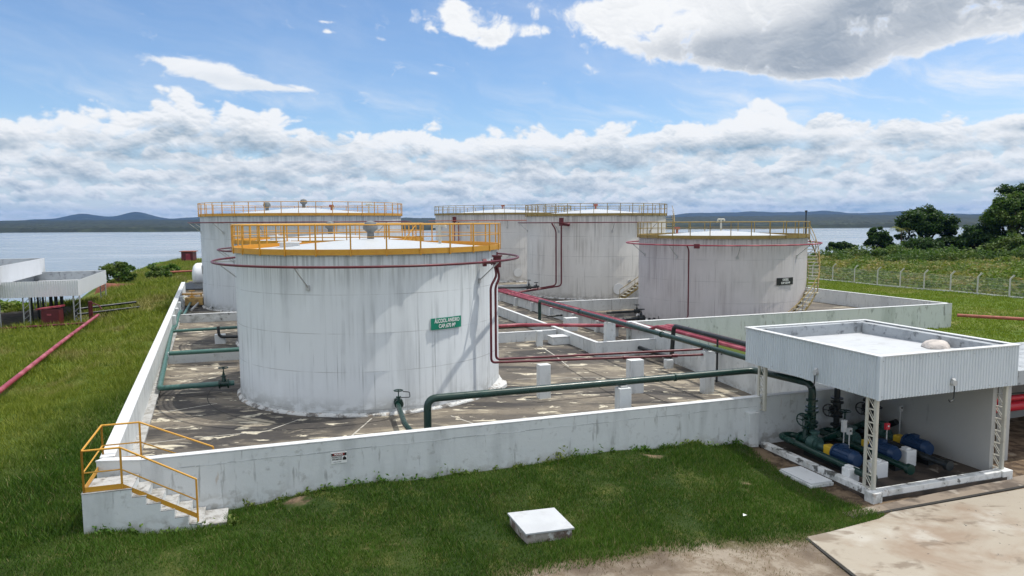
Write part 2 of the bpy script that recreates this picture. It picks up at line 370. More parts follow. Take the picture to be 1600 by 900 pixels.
mBlk = pmat('black_pipe_paint', (.012, .016, .018), .45, [L((.04, .045, .045), .5, .7, f=2, a=.6)])
mVent = pmat('vent_grey', (.16, .17, .17), .5, [L((.08, .08, .08), .5, .7, f=5, a=.6)])
mGry = pmat('galvanised_steel', (.38, .39, .39), .5, [L((.22, .22, .21), .5, .7, f=5, a=.6)], metal=.4)
mGryP = pmat('grey_paint', (.42, .43, .43), .6, [L((.28, .28, .27), .5, .7, f=3, a=.6)])
mWht = pmat('white_paint', (.72, .73, .73), .55, [L((.45, .45, .43), .55, .72, f=3, a=.6)])
mBeige = pmat('beige_paint', (.46, .45, .39), .6, [L((.34, .31, .26), .55, .72, f=3, a=.7)])
mSheet = pmat('corrugated_sheet', (.56, .61, .65), .5, [L((.48, .53, .57), .45, .7, (1, 1, .4), 1.2, .7), L((.35, .37, .38), .66, .76, f=4, a=.4)])
mSheetW = pmat('white_sheet', (.70, .72, .745), .5, [L((.64, .66, .68), .45, .7, (1, 1, .4), 1.2, .7)])
mParap = pmat('mildewed_parapet', (.36, .385, .405), .85, [L((.24, .26, .28), .45, .66, f=1.3, a=.8, d=8, r=.65), L((.07, .075, .08), .53, .68, f=3, a=.8, d=8, r=.65)], bump=(6, .3))
mSlab = pmat('roof_slab_paint', (.47, .49, .51), .7, [L((.39, .405, .42), .46, .66, f=.8, a=.6, d=7), L((.30, .30, .29), .55, .68, f=1.7, a=.35, d=8, o=9), L((.3, .3, .3), .68, .76, f=4, a=.5)])
mShelt = pmat('shelter_wall_paint', (.40, .40, .385), .8, [L((.42, .42, .40), .45, .7, f=.7, a=.6), L((.25, .25, .24), .64, .74, (2, 2, .6), 2, .5)], bump=(5, .2))
mBlue = pmat('blue_motor_paint', (.010, .036, .095), .45, [L((.01, .03, .08), .5, .7, f=6, a=.6)])
mTeal = pmat('teal_pump_paint', (.035, .085, .075), .5, [L((.02, .05, .05), .5, .7, f=6, a=.6)])
mYg = pmat('guard_yellow_paint', (.65, .43, .03), .5)
mCrust = pmat('crusted_plinth', (.55, .56, .55), .9, [L((.10, .09, .08), .47, .60, f=1.6, a=.9, d=8, r=.7), L((.25, .2, .15), .55, .66, f=4, a=.7)], bump=(9, .6, .08))
mPad = pmat('stained_yard_concrete', (.165, .140, .106), .85, [
    L((.30, .26, .19), .50, .62, (.5, .9, .35), 1, .8, d=7, r=.6, w=.6, o=30),
    L((.090, .078, .064), .44, .56, (.16, .36, .35), 1, .95, d=7, r=.62, w=.7),
    L((.036, .032, .029), .465, .575, (.12, .30, .3), 1, .95, d=8, r=.62, w=1.0, o=3),
    L((.36, .315, .235), .58, .66, (.35, .85, .5), 1, .9, d=9, r=.62, w=.8, o=6),
    L((.58, .53, .41), .60, .64, (.8, 1.9, 1), 1, .9, d=7, r=.55, w=.7, o=12),
    L((.030, .026, .023), .58, .66, (1.6, 2.6, 2), 1, .85, d=9, r=.70, w=.8, o=17),
    L((.05, .045, .04), .60, .70, (8, 8, 8), 1, .6, d=5, o=20)], bump=(3, .3))
mJoint = pmat('pale_joint_filler', (.42, .40, .35), .9, [L((.2, .18, .15), .52, .62, f=2.5, a=.9, d=6)])
mDkJoint = pmat('dark_joint', (.03, .028, .024), .9)
mApron = pmat('concrete_apron', (.34, .30, .24), .85, [
    L((.24, .17, .115), .49, .68, (.35, .45, 1), 1, .75, d=7, r=.6, w=.5), L((.44, .415, .365), .50, .68, (.6, .7, 1), 1, .8, d=8, o=4),
    L((.15, .11, .075), .56, .68, (1.1, 1.6, 1), 1, .7, d=8, o=8, w=.5), L((.03, .03, .03), .70, .73, (7, 7, 7), 1, .9, d=3, o=13), L((.16, .14, .11), .60, .72, (3, 3, 3), 1, .6, d=9, r=.7, o=18)], bump=(6, .3, .04))
mBrick = pmat('old_brick_side', (.34, .31, .28), .9, [L((.12, .08, .06), .45, .6, f=3, a=.9, d=6), L((.6, .6, .58), .55, .66, f=4, a=.8, o=4)], bump=(8, .5))
mSignG = pmat('green_sign', (.0, .22, .13), .5); mSignK = pmat('black_sign', (.012, .012, .012), .5)
mLet = pmat('sign_white', (.75, .76, .74), .6); mSignR = pmat('sign_red', (.22, .03, .03), .5)
mBark = pmat('bark', (.10, .075, .055), .9, [L((.2, .18, .15), .5, .7, f=4, a=.6)])
def leaf_mat(name, a, b, c):
    m = bpy.data.materials.new(name); m.use_nodes = True; t = N(m.node_tree); p = m.node_tree.nodes['Principled BSDF']
    g = t.new('ShaderNodeNewGeometry'); n1 = t.noise(g.outputs['Position'], .35, 3)
    col = t.mix(g.outputs['Random Per Island'], a, b); col = t.mix(t.ss(n1, .42, .68), col, c)
    t.put(p.inputs['Base Color'], col); p.inputs['Roughness'].default_value = .6; p.inputs['Specular IOR Level'].default_value = .25
    tr = t.new('ShaderNodeBsdfTranslucent'); t.put(tr.inputs[0], t.mix(1.0, col, (1.1, 1.25, .55), 'MULTIPLY'))
    mx = t.new('ShaderNodeMixShader'); mx.inputs[0].default_value = .30
    o = m.node_tree.nodes['Material Output']; t.l.new(p.outputs[0], mx.inputs[1]); t.l.new(tr.outputs[0], mx.inputs[2]); t.l.new(mx.outputs[0], o.inputs[0])
    return m
mLeafD = leaf_mat('dark_leaves', (.022, .052, .014), (.060, .110, .026), (.03, .06, .02))
mLeafM = leaf_mat('mid_leaves', (.04, .09, .02), (.09, .15, .03), (.12, .16, .04))
mLeafB = leaf_mat('bright_leaves', (.08, .17, .025), (.15, .24, .04), (.20, .22, .05))
mScrub = leaf_mat('scrub_leaves', (.05, .10, .018), (.15, .21, .035), (.26, .22, .08))
mPalm = leaf_mat('palm_leaves', (.13, .17, .03), (.22, .22, .05), (.2, .16, .05))
mWeed = leaf_mat('weed_leaves', (.05, .12, .02), (.10, .19, .03), (.14, .17, .04))

# ------------------------------------------------------------------ ground
def seg_dist(px, py, poly, closed=True):
    d = np.full(px.shape, 1e9); n = len(poly); ins = np.zeros(px.shape, bool)
    for i in range(n if closed else n-1):
        ax, ay = poly[i]; bx, by = poly[(i+1) % n]; dx, dy = bx-ax, by-ay
        tt = np.clip(((px-ax)*dx+(py-ay)*dy)/(dx*dx+dy*dy), 0, 1)
        d = np.minimum(d, np.hypot(px-ax-tt*dx, py-ay-tt*dy))
        if closed:
            c = ((ay > py) != (by > py)) & (px < (bx-ax)*(py-ay)/((by-ay) if by != ay else 1e-9)+ax); ins ^= c
    return np.where(ins, -d, d) if closed else d
LAND = [(-900, -300), (-900, 50), (-200, 66), (-90, 69), (-60, 71), (-49, 74), (-47, 84), (-56, 99), (-61, 114), (-70, 141), (-75, 162), (-50, 182), (0, 190), (60, 178), (88, 176), (120, 190), (180, 215), (300, 260), (900, 330), (900, -300)]
WL0, WL1 = (-11.05, 18.42), (-42.3, 92.2)          # left wall outer line
YARD = [(-10.9, 18.5), (-9.9, 18.6), (13.6, 26.65), (14.2, 27.0), (13.6, 28.5), (7.6, 44.2), (32.4, 52.6), (21.5, 80), (14, 100), (-37, 92), (-42.0, 92.0)]
GP = np.array([(-10.8, 17.2, -.22), (-12.5, 18, -.15), (-8.5, 18, -.45), (-8.2, 18.9, -.5), (-4.6, 20.1, -.2), (-1.2, 21.3, -.28), (3, 22.7, -.13), (5.7, 23.6, -.2), (7.6, 24.1, -.4), (8.6, 23.6, -.62),
    (9.4, 21.2, -.66), (10.4, 19.4, -.68), (15.4, 21.2, -.68), (13, 19.8, -.69), (.5, 17.6, -.64), (0, 14.5, -.72), (6, 18.3, -.64), (8, 16, -.7), (4, 20, -.42), (-3, 17.5, -.5), (15, 14, -.7), (22, 20, -.7), (18, 24, -.68), (13, 30, -.66), (22, 34, -.66),
    (-6, 14, -.6), (-11, 13, -.6), (-16, 15, -.5), (-14, 20.5, .1), (-13, 22.3, .35), (-15.5, 27, .62), (-18.5, 33, .72), (-25, 48, .68), (-33, 67, .55), (-41, 86, .4), (-22, 31, -.10), (-28, 44, -.25), (-25, 37, -.15), (-31, 50.5, -.42), (-32.6, 54.3, -.55), (-27, 47, -.1), (-34, 58, -.65), (-31, 60, -.3), (-30, 70, .3), (-45, 56, -1.3), (-60, 65, -1.5),
    (-20, 22, -.1), (-30, 25, -.3), (-48, 80, -1.3), (-50, 95, -.8), (-60, 128, -.5), (-42, 110, .1), (-68, 150, -.5), (-36, 140, -.3), (0, 150, -.8), (60, 145, -1.2), (20, 120, -.4), (80, 165, -1.6),
    (45, 70, -.3), (40, 88, -.3), (33, 50, -.6), (36, 56, -.5), (20, 44, -.66), (14, 42, -.66), (12.5, 34, -.6), (45, 45, -.5), (60, 60, -.4), (30, 70, -.4), (80, 100, -.5), (90, 150, -.8), (110, 128, .8), (125, 150, 3), (170, 130, 6), (200, 180, 9), (400, 200, 12), (-200, 60, -2), (0, -50, -1), (200, 0, -1), (-200, 0, -1)])
def gz(px, py):
    px = np.asarray(px, float); py = np.asarray(py, float); sh = px.shape; x = px.ravel(); y = py.ravel(); out = np.zeros(x.shape)
    for i in range(0, len(x), 20000):
        a, b = x[i:i+20000, None], y[i:i+20000, None]
        d2 = (a-GP[:, 0])**2+(b-GP[:, 1])**2+.15; wt = d2**-1.7
        out[i:i+20000] = (wt*GP[:, 2]).sum(1)/wt.sum(1)
    out = out.reshape(sh)
    out = out+.035*np.sin(px*1.3+np.sin(py*.9)*2)*np.cos(py*1.1+px*.4)*sstep(np.hypot(px-12, py-17), 5, 9)
    sd_ = seg_dist(px, py, LAND)
    k = np.clip(sd_/16, 0, 1); out = np.where(sd_ > 0, out-(14.5+out)*(k*k*(3-2*k)), out)
    return out
def gz1(x, y): return float(gz(np.array([x]), np.array([y]))[0])
def axis(lo, hi, st, far_lo, far_hi, g):
    a = list(np.arange(lo, hi, st)); s_ = st
    while a[-1] < far_hi: s_ *= g; a.append(a[-1]+s_)
    s_ = st
    while a[0] > far_lo: s_ *= g; a.insert(0, a[0]-s_)
    return np.array(a)
gx, gy = axis(-32, 26, .25, -9500, 9500, 1.06), axis(9, 50, .25, -300, 11000, 1.06)
GX, GY = np.meshgrid(gx, gy)
GZ = gz(GX, GY)
yd = seg_dist(GX, GY, YARD); GZ = np.where(yd < -.12, -1.6, GZ)
shf = [UV((10.45, 19.95), u, v) for u, v in ((.12, .12), (5.1, .12), (5.1, 6.4), (.12, 5.4))]
GZ = np.where(seg_dist(GX, GY, shf) < 0, -1.2, GZ)
APRON = [(7.9, 15.5), (7.57, 17.66), (8.3, 17.95), (9.0, 18.28), (10.0, 18.75), (10.55, 19.18), (30, 25.8), (44, 16), (28, 4), (12, 4)]
_ad = seg_dist(GX, GY, APRON); GZ = np.where(_ad < .5, np.minimum(GZ, -.675), GZ); GZ = np.where(_ad < -.4, GZ-.3, GZ)
def grid_mesh(name, GX, GY, GZ, mat, attrs={}):
    h, w_ = GX.shape; me = bpy.data.meshes.new(name)
    co = np.stack([GX, GY, GZ], -1).reshape(-1, 3).astype(np.float32)
    i = np.arange(h*w_).reshape(h, w_); q = np.stack([i[:-1, :-1], i[:-1, 1:], i[1:, 1:], i[1:, :-1]], -1).reshape(-1, 4)
    me.vertices.add(len(co)); me.vertices.foreach_set('co', co.ravel())
    me.loops.add(q.size); me.loops.foreach_set('vertex_index', q.ravel().astype(np.int32))
    me.polygons.add(len(q)); me.polygons.foreach_set('loop_start', np.arange(0, q.size, 4, dtype=np.int32)); me.polygons.foreach_set('use_smooth', np.ones(len(q), bool))
    me.update(calc_edges=True)
    for k, v in attrs.items():
        at = me.attributes.new(k, 'FLOAT', 'POINT'); at.data.foreach_set('value', v.ravel().astype(np.float32))
    me.materials.append(mat); o = bpy.data.objects.new(name, me); C.objects.link(o); return o
# where the soil shows: plain outlines on the ground
SAND = [(-6, 8), (-1.2, 14.2), (.11, 15.76), (1.17, 16.14), (2.42, 16.38), (4.08, 16.89), (5.74, 17.11), (7.3, 17.3), (8.2, 17.6), (9, 16), (9, 6), (5, 0), (-6, 0)]
BROWN = [(8.45, 24.9), (8.25, 23.4), (8.9, 21.9), (9.7, 19.6), (10.3, 18.9), (16, 20.9), (30, 26.5), (30, 40), (16, 38), (15.5, 22), (10.6, 20.2), (9, 24.6)]
ROADL = [(-90, 57), (-60, 57.5), (-42, 58.5), (-38.5, 62), (-40, 66), (-60, 67), (-90, 66)]
def soft(poly, w): return 1-sstep(seg_dist(GX, GY, poly), -w, w)
a_sand = np.maximum(soft(SAND, .9), soft(ROADL, 1.5)); a_brown = soft(BROWN, .45)
a_brown = np.maximum(a_brown, sstep(fbm(GX*.45+3, GY*.6, 3, .5, 77), .36, .50)*(GX > -11)*(GX < 12)*(GY < 40)*.62)
a_red = np.clip(1-np.abs(seg_dist(GX, GY, [(84, 118), (100, 116), (125, 112), (160, 108)], False))/4.5, 0, 1)
a_red = np.maximum(a_red, .8*np.clip(1-seg_dist(GX, GY, [(-66, 132), (-52, 134), (-44, 128)], False)/5.0, 0, 1))
mG = bpy.data.materials.new('grassy_soil'); mG.use_nodes = True; t = N(mG.node_tree); b = mG.node_tree.nodes['Principled BSDF']
pos = t.new('ShaderNodeNewGeometry').outputs['Position']
def att(n): a = t.new('ShaderNodeAttribute'); a.attribute_name = n; return a.outputs['Fac']
n1 = t.noise(pos, .16, 6, .6); n2 = t.noise(pos, 1.3, 7, .65); n3 = t.noise(pos, 9, 5, .7); n4 = t.noise(t.mul(pos, (.05, .09, .1)), 1, 5, .6)
col = t.mix(t.ss(n1, .38, .62), (.026, .046, .011), (.048, .066, .015)); col = t.mix(t.ss(n2, .5, .72), col, (.10, .105, .03))
col = t.mix(t.m('MULTIPLY', t.ss(n3, .45, .7), .6), col, (.028, .045, .01))
sx_ = t.new('ShaderNodeSeparateXYZ'); t.l.new(pos, sx_.inputs[0])
far = t.m('MAXIMUM', t.ss(sx_.outputs[0], -13, -20), t.m('MAXIMUM', t.ss(sx_.outputs[0], 14, 20), t.ss(sx_.outputs[1], 30, 60)))
colF = t.mix(t.ss(n4, .40, .60), (.115, .150, .025), (.085, .135, .022)); colF = t.mix(t.ss(n1, .50, .66), colF, (.185, .175, .055)); colF = t.mix(t.m('MULTIPLY', t.ss(n2, .45, .7), .5), colF, (.055, .09, .018))
col = t.mix(far, col, colF)
def edge(a, w=.35): return t.ss(t.m('ADD', a, t.m('MULTIPLY', t.m('SUBTRACT', n2, .5), 1.3)), .5-w/2, .5+w/2)
nb = t.noise(pos, 2.2, 8, .65, .4)
cs = t.mix(t.ss(nb, .40, .62), (.19, .15, .11), (.28, .24, .19)); cs = t.mix(t.ss(n1, .48, .60), cs, (.115, .088, .066)); cs = t.mix(t.ss(n3, .58, .72), cs, (.16, .12, .08))
cb = t.mix(t.ss(nb, .38, .62), (.075, .052, .036), (.20, .145, .095)); cb = t.mix(t.ss(n2, .6, .7), cb, (.27, .22, .16))
cr_ = t.mix(t.ss(nb, .4, .6), (.22, .065, .03), (.13, .045, .025))
rim = t.m('MULTIPLY', t.ss(att('sand'), .02, .4), t.m('SUBTRACT', 1.0, t.ss(att('sand'), .55, .9)))
col = t.mix(t.m('MULTIPLY', rim, .8), col, (.12, .10, .055))
col = t.mix(edge(att('brown')), col, cb); col = t.mix(edge(att('sand')), col, cs); col = t.mix(edge(att('red')), col, cr_)
t.put(b.inputs['Base Color'], col); b.inputs['Roughness'].default_value = .95; b.inputs['Specular IOR Level'].default_value = .15
bn = t.new('ShaderNodeBump'); bn.inputs['Strength'].default_value = .5; bn.inputs['Distance'].default_value = .12; t.put(bn.inputs['Height'], t.m('ADD', n2, t.m('MULTIPLY', n3, .5))); t.l.new(bn.outputs[0], b.inputs['Normal'])
tag(grid_mesh('ground', GX, GY, GZ, mG, dict(sand=a_sand, brown=a_brown, red=a_red)), kind='structure')

# water
mWat = bpy.data.materials.new('river_water'); mWat.use_nodes = True; t = N(mWat.node_tree); b = mWat.node_tree.nodes['Principled BSDF']
pos = t.new('ShaderNodeNewGeometry').outputs['Position']
wn = t.noise(t.mul(pos, (.006, .02, 1)), 1, 6, .6, .3); b.inputs['Metallic'].default_value = 0
t.put(b.inputs['Base Color'], t.mix(t.ss(wn, .35, .65), (.12, .16, .19), (.27, .30, .325))); t.put(b.inputs['Roughness'], t.mr(wn, .35, .65, .16, .30)); b.inputs['IOR'].default_value = 1.33; b.inputs['Specular IOR Level'].default_value = .6
bn = t.new('ShaderNodeBump'); bn.inputs['Strength'].default_value = .22; bn.inputs['Distance'].default_value = .4
t.put(bn.inputs['Height'], t.noise(t.mul(pos, (.12, .35, 1)), 1, 6, .6)); t.l.new(bn.outputs[0], b.inputs['Normal'])
tag(MB().add([(-9000, 40, -12.6), (9000, 40, -12.6), (9000, 11000, -12.6), (-9000, 11000, -12.6)], [(0, 1, 2, 3)]).build('river_water', mWat), kind='structure')

# far bank: wooded plain, then blue hills
def far_land(name, x0, x1, y0, y1, nx, ny, hf, mat):
    xs = np.linspace(x0, x1, nx); ys = y0+(y1-y0)*np.linspace(0, 1, ny)**1.8
    A, B = np.meshgrid(xs, ys); return grid_mesh(name, A, B, hf(A, B), mat)
mFar = pmat('far_forest', (.006, .013, .007), .95, [L((.012, .022, .011), .42, .6, (.02, .02, .02), 1, .9, d=8), L((.024, .036, .014), .52, .66, (.012, .02, .01), 1, .8, d=7, o=4), L((.10, .11, .05), .66, .71, (.003, .010, .01), 1, .7, d=6, o=9)])
def h_plain(A, B):
    sh = 1590+60*fbm(A*.0011, A*0+3, 4, .5, 5)-A*.02
    k = sstep(B-sh, 0, 25); can = 7+7*fbm(A*.012, B*.02, 5, .62, 8)+4*fbm(A*.10, B*.05, 3, .6, 2)
    ramp_ = (B-sh)*.0105+10*fbm(A*.0013, B*.0008, 4, .5, 13)*sstep(B-sh, 100, 900)
    return -16+k*(5+can+np.maximum(ramp_, 0))
tag(far_land('far_bank', -3600, 3600, 1500, 4600, 1500, 90, h_plain, mFar), kind='structure')
def h_hill(A, B):
    ax = A/B
    prof = 64+86*np.exp(-((ax+.525)/.028)**2)+72*np.exp(-((ax+.60)/.034)**2)+30*np.exp(-((ax+.42)/.05)**2)+45*np.exp(-((ax-.33)/.06)**2)+52*np.exp(-((ax-.43)/.05)**2)+45*np.exp(-((ax-.56)/.06)**2)+30*np.exp(-((ax-.25)/.04)**2)
    prof = prof+22*fbm(ax*16, A*0+1, 5, .5, 31)
    return -20+prof*np.sin(np.clip((B-6500)/3500, 0, 1)*math.pi)**.8+12*fbm(A*.004, B*.004, 4, .5, 44)
tag(far_land('distant_hills', -9500, 9500, 6500, 10000, 700, 40, h_hill, mFar), kind='structure')
# far plain between
tag(far_land('wooded_plain', -6500, 6500, 4400, 7000, 500, 24, lambda A, B: 8+(B-4400)*.009+9*fbm(A*.002, B*.002, 4, .5, 50), mFar), kind='structure')

# haze: an even volume round everything
hz = MB().box((0, 6200, 110), (25000, 14000, 262)).build('haze', None)
hz.data.materials.clear(); mH = bpy.data.materials.new('haze'); mH.use_nodes = True; nt_ = mH.node_tree; nt_.nodes.remove(nt_.nodes['Principled BSDF'])
pv = nt_.nodes.new('ShaderNodeVolumePrincipled'); pv.inputs['Density'].default_value = 4.2e-5; pv.inputs['Color'].default_value = (.11, .34, .85, 1); pv.inputs['Anisotropy'].default_value = .1
nt_.links.new(pv.outputs[0], nt_.nodes['Material Output'].inputs['Volume']); hz.data.materials.append(mH); tag(hz, kind='stuff'); mH.cycles.homogeneous_volume = True if hasattr(mH, 'cycles') and hasattr(mH.cycles, 'homogeneous_volume') else True

# yard floor
def padz(x, y):
    u = x*UX+y*UY; v = -x*UY+y*UX
    return -.3*sstep(np.asarray(u), 14.5, 19)*(1-sstep(np.asarray(v), 34, 38))
px_, py_ = np.meshgrid(np.arange(-46, 17.5, .5), np.arange(17.5, 94, .5))
h, w_ = px_.shape
def clipped_sheet(name, poly, zf, mat, st=.6):
    xs = [p[0] for p in poly]; ys = [p[1] for p in poly]
    bm = bmesh.new(); fvs = [bm.verts.new((p[0], p[1], 0)) for p in poly]; bm.faces.new(fvs)
    for a in np.arange(min(xs), max(xs), st):
        bmesh.ops.bisect_plane(bm, geom=bm.verts[:]+bm.edges[:]+bm.faces[:], plane_co=(a, 0, 0), plane_no=(1, 0, 0))
    for a in np.arange(min(ys), max(ys), st):
        bmesh.ops.bisect_plane(bm, geom=bm.verts[:]+bm.edges[:]+bm.faces[:], plane_co=(0, a, 0), plane_no=(0, 1, 0))
    for v in bm.verts: v.co.z = float(zf(v.co.x, v.co.y))
    bmesh.ops.recalc_face_normals(bm, faces=bm.faces)
    me = bpy.data.meshes.new(name); bm.to_mesh(me); bm.free()
    if me.polygons and me.polygons[0].normal.z < 0: me.flip_normals()
    me.materials.append(mat); o = bpy.data.objects.new(name, me); C.objects.link(o); return o
W2A, W2B = (7.3, 44.2), (12.1, 25.6)
tag(clipped_sheet('yard_floor', [(-10.9, 18.5), (-9.9, 18.55), (12.1, 26.05), (7.4, 44.0), (-1.5, 70), (-3, 97), (-43.2, 95)], padz, mPad, 1.0), kind='structure')
tag(clipped_sheet('back_yard_floor', [(7.4, 44.0), (32.4, 52.5), (18, 92), (-3, 97), (-1.5, 70)], lambda x, y: 0.0, mPad, 6), kind='structure')
# ------------------------------------------------------------------ boundary walls of the tank yard
def wall_run(name, pts, ztop, zbot, th, side, mat, label, cop=True, group=None, bev=.015):
    """a straight wall between two plan points; 'side' is where the thickness goes (+1 left of the run). Body and a paler coping."""
    a, b = Vector(pts[0]), Vector(pts[1]); d = (b-a).normalized(); n = Vector((-d.y, d.x))*side*th
    t_ = thing(name, (a.x, a.y, 0), label, 'wall', group)
    z0, z1 = (ztop, ztop) if not hasattr(ztop, '__len__') else ztop
    bb = (zbot, zbot) if not hasattr(zbot, '__len__') else zbot
    c = .035 if cop else 0
    poly = [(a.x, a.y), (b.x, b.y), (b.x+n.x, b.y+n.y), (a.x+n.x, a.y+n.y)]
    if side < 0: poly = poly[::-1]; zt = [z0, z1, z1, z0][::-1]; zb = [bb[0], bb[1], bb[1], bb[0]][::-1]
    else: zt = [z0, z1, z1, z0]; zb = [bb[0], bb[1], bb[1], bb[0]]
    MB().prism(poly, zb, [q-c for q in zt]).build('wall_body', mat, t_, bevel=bev)
    if cop:
        e = d*.0; k = n.normalized()*.012
        poly = [(a.x-k.x, a.y-k.y), (b.x-k.x, b.y-k.y), (b.x+n.x+k.x, b.y+n.y+k.y), (a.x+n.x+k.x, a.y+n.y+k.y)]
        if side < 0: poly = poly[::-1]
        MB().prism(poly, [q-c+.003 for q in zt], [q+.004 for q in zt]).build('coping', mCop, t_, bevel=.01)
    return t_
F0 = (-11.15, 18.08); F1 = (13.65, 26.52)
fw_ = wall_run('bund_wall', [(-9.97, 18.482), F1], 1.2, -1.3, .24, 1, mWall, 'long pale front wall of the tank yard above the mown lawn')
MB().prism([(-11.10, 18.40), (-9.96, 18.476), (-9.98, 18.72), (-11.06, 18.66)], -1.3, 1.165).build('wall_body', mWall, fw_)
MB().prism([(-11.12, 18.388), (-9.97, 18.464), (-9.98, 18.735), (-11.06, 18.67)], 1.168, 1.204).build('coping', mCop, fw_)
# the thin plaster ledge line along the front wall
mb = MB(); 
for i in range(2, 26):
    a = UV(F0, .8*i+.2, -.008); b2_ = UV(F0, .8*i+.98, -.008); zz = .86+.012*math.sin(i*1.7)
    mb.prism([a, b2_, UV(F0, .8*i+.98, .01), UV(F0, .8*i+.2, .01)], zz, zz+.018)
mb.build('plaster_ledge', pmat('ledge_paint', (.34, .36, .36), .8, [L((.6, .62, .62), .45, .6, f=1.6)]), fw_)
dl = Vector((WL1[0]-WL0[0], WL1[1]-WL0[1])).normalized(); nl = Vector((dl.y, -dl.x))
lw_end = Vector(WL0)+dl*62
wall_run('bund_wall', [(WL0[0]-.10, WL0[1]+.25), (lw_end.x, lw_end.y)], 1.2, -1.3, .34, -1, mWall, 'long bright side wall of the tank yard beside the grassy verge')
# a rough fillet along the foot of the side wall
base_ = [(Vector(WL0)+dl*(s_)+nl*.34) for s_ in (.6, 58)]
tag(MB().prism([(base_[0].x, base_[0].y), (base_[0].x+nl.x*.30, base_[0].y+nl.y*.30), (base_[1].x+nl.x*.30, base_[1].y+nl.y*.30), (base_[1].x, base_[1].y)], 0, .10).build('gutter_fillet', mStep), kind='structure')
for s_ in (33, 37.5, 42, 47):     # buttresses on its inner face
    p = Vector(WL0)+dl*s_+nl*.34
    b_ = MB().box((p.x+nl.x*.12, p.y+nl.y*.12, .55), (.22, .5, 1.1), math.atan2(dl.y, dl.x)-math.pi/2).build('buttress', mWall, bevel=.02)
    tag(b_, {33: 'nearest', 37.5: 'second nearest', 42: 'second farthest', 47: 'farthest'}[s_]+' buttress against the inside of the bright side wall', 'buttress', 'buttresses of the side wall')
wall_run('bund_wall', [(7.3, 44.2), (12.1, 25.75)], 1.2, -1.3, .24, 1, mWall, 'tall pale wall beneath the long green pipe, ending at the pump shelter', cop=False)
wall_run('bund_wall', [(7.22, 43.75), (32.7, 52.42)], 1.2, -1.3, .28, 1, mWallB, 'green-tinged stained wall in front of the tank with the spiral staircase')
wall_run('bund_wall', [(32.7, 52.44), (22.2, 78.5)], 1.2, -1.3, .28, 1, mWall, 'right-hand wall of the far yard beside the bright grass strip')
wall_run('bund_wall', [(22.0, 78.6), (-2, 70.5)], 1.1, -1.3, .25, 1, mWall, 'rear wall of the far yard behind the tanks')
# low dividing walls
wall_run('dividing_wall', [(-18.35, 37.33), (2.8, 44.5)], .62, -.3, .22, 1, mWall, 'low white wall crossing the yard just behind the nearest tank')
wall_run('dividing_wall', [(-24.9, 52.75), (-2.5, 60.4)], .65, -.3, .25, 1, mBlock, 'low wall in the farther yard near the two pipe elbows')
wall_run('dividing_wall', [(-2.5, 60.3), (4.67, 39.3)], .70, -.4, .22, 1, mWall, 'low white wall running diagonally below the red pipe bundle')
wall_run('dividing_wall', [(4.67, 39.3), (8.3, 40.5)], .68, -.45, .22, 1, mWall, 'short low wall joining the diagonal wall to the tall one')
wall_run('dividing_wall', [(2.2, 57.0), (17.2, 61.9)], .92, -.3, .24, 1, mWall, 'pale streaked wall in front of the cream tank')
w3 = wall_run('dividing_wall', [(-1.6, 68.2), (6.6, 45.4)], .78, -.4, .3, 1, mWall, 'streaked wall directly beneath the bundle of red pipes')
for s_ in (2, 6, 10, 14, 18, 22):
    d_ = Vector((8.2, -22.8)).normalized(); p = Vector((-1.6, 68.2))+d_*s_; n_ = Vector((-d_.y, d_.x))
    MB().box((p.x-n_.x*.12, p.y-n_.y*.12, .2), (.3, .3, 1.1), math.atan2(d_.y, d_.x)).build('pilaster', mWall, w3, bevel=.01)
# sump box in the corner of the low walls
sb = thing('sump_box', (2.85, 42.9, 0), 'small white concrete sump box in the corner of the low walls', 'box')
MB().box((2.85, 43.0, .21), (1.15, .8, .46), RZ).build('chamber', mWall, sb, bevel=.02)
MB().box((2.85, 43.0, .47), (1.22, .88, .05), RZ).build('lid', mCop, sb, bevel=.01)

# joints in the yard floor
def pathline(name, pts, w, mat, z=.006, n=8, arc=None):
    mb = MB(); pts = [Vector(p) for p in pts]; Lp = []
    for i in range(len(pts)-1):
        for k in range(n): Lp.append(pts[i].lerp(pts[i+1], k/n))
    Lp.append(pts[-1]); vs = []
    for i, p in enumerate(Lp):
        d = (Lp[min(i+1, len(Lp)-1)]-Lp[max(i-1, 0)]).normalized(); q = Vector((-d.y, d.x))*w*(.7+.5*random.random())
        for s_ in (1, -1): x, y = p.x+q.x*s_, p.y+q.y*s_; vs.append((x, y, float(padz(x, y))+z))
    mb.add(vs, [(2*i, 2*i+1, 2*i+3, 2*i+2) for i in range(len(Lp)-1)])
    return mb
mb = MB()
def arc(cx, cy, r, a0, a1, n=24): return [(cx+r*math.cos(R(a0+(a1-a0)*i/n)), cy+r*math.sin(R(a0+(a1-a0)*i/n))) for i in range(n+1)]
T1C = (-6.49, 32.76)
for p in [[(-13.6, 23.2), (-11.3, 24.2), (-8.9, 25.0), (-8.1, 26.6)], [(-7.9, 21.2), (-6.9, 23), (-5.7, 24.1), (-5.4, 26.6)], [(-2.4, 26.9), (-1.0, 25.3), (-.2, 24.8)],
          [(.2, 33.2), (4.6, 33.6), (8.6, 34.6)], [(2.9, 36), (2.4, 39), (1.6, 42.5)], [(-16.4, 31.9), (-12.6, 32.6)], [(-17.5, 36.2), (-13, 36.9)], [(-19.5, 40.5), (-15.5, 41.5), (-14, 41.2)], [(-14.2, 27.4), (-12.3, 29)]]:
    o_ = pathline('x', p, .035, mJoint, n=4); mb.add(o_.v, o_.f)
tag(mb.build('pale_floor_joints', mJoint), kind='structure')
mb = MB()
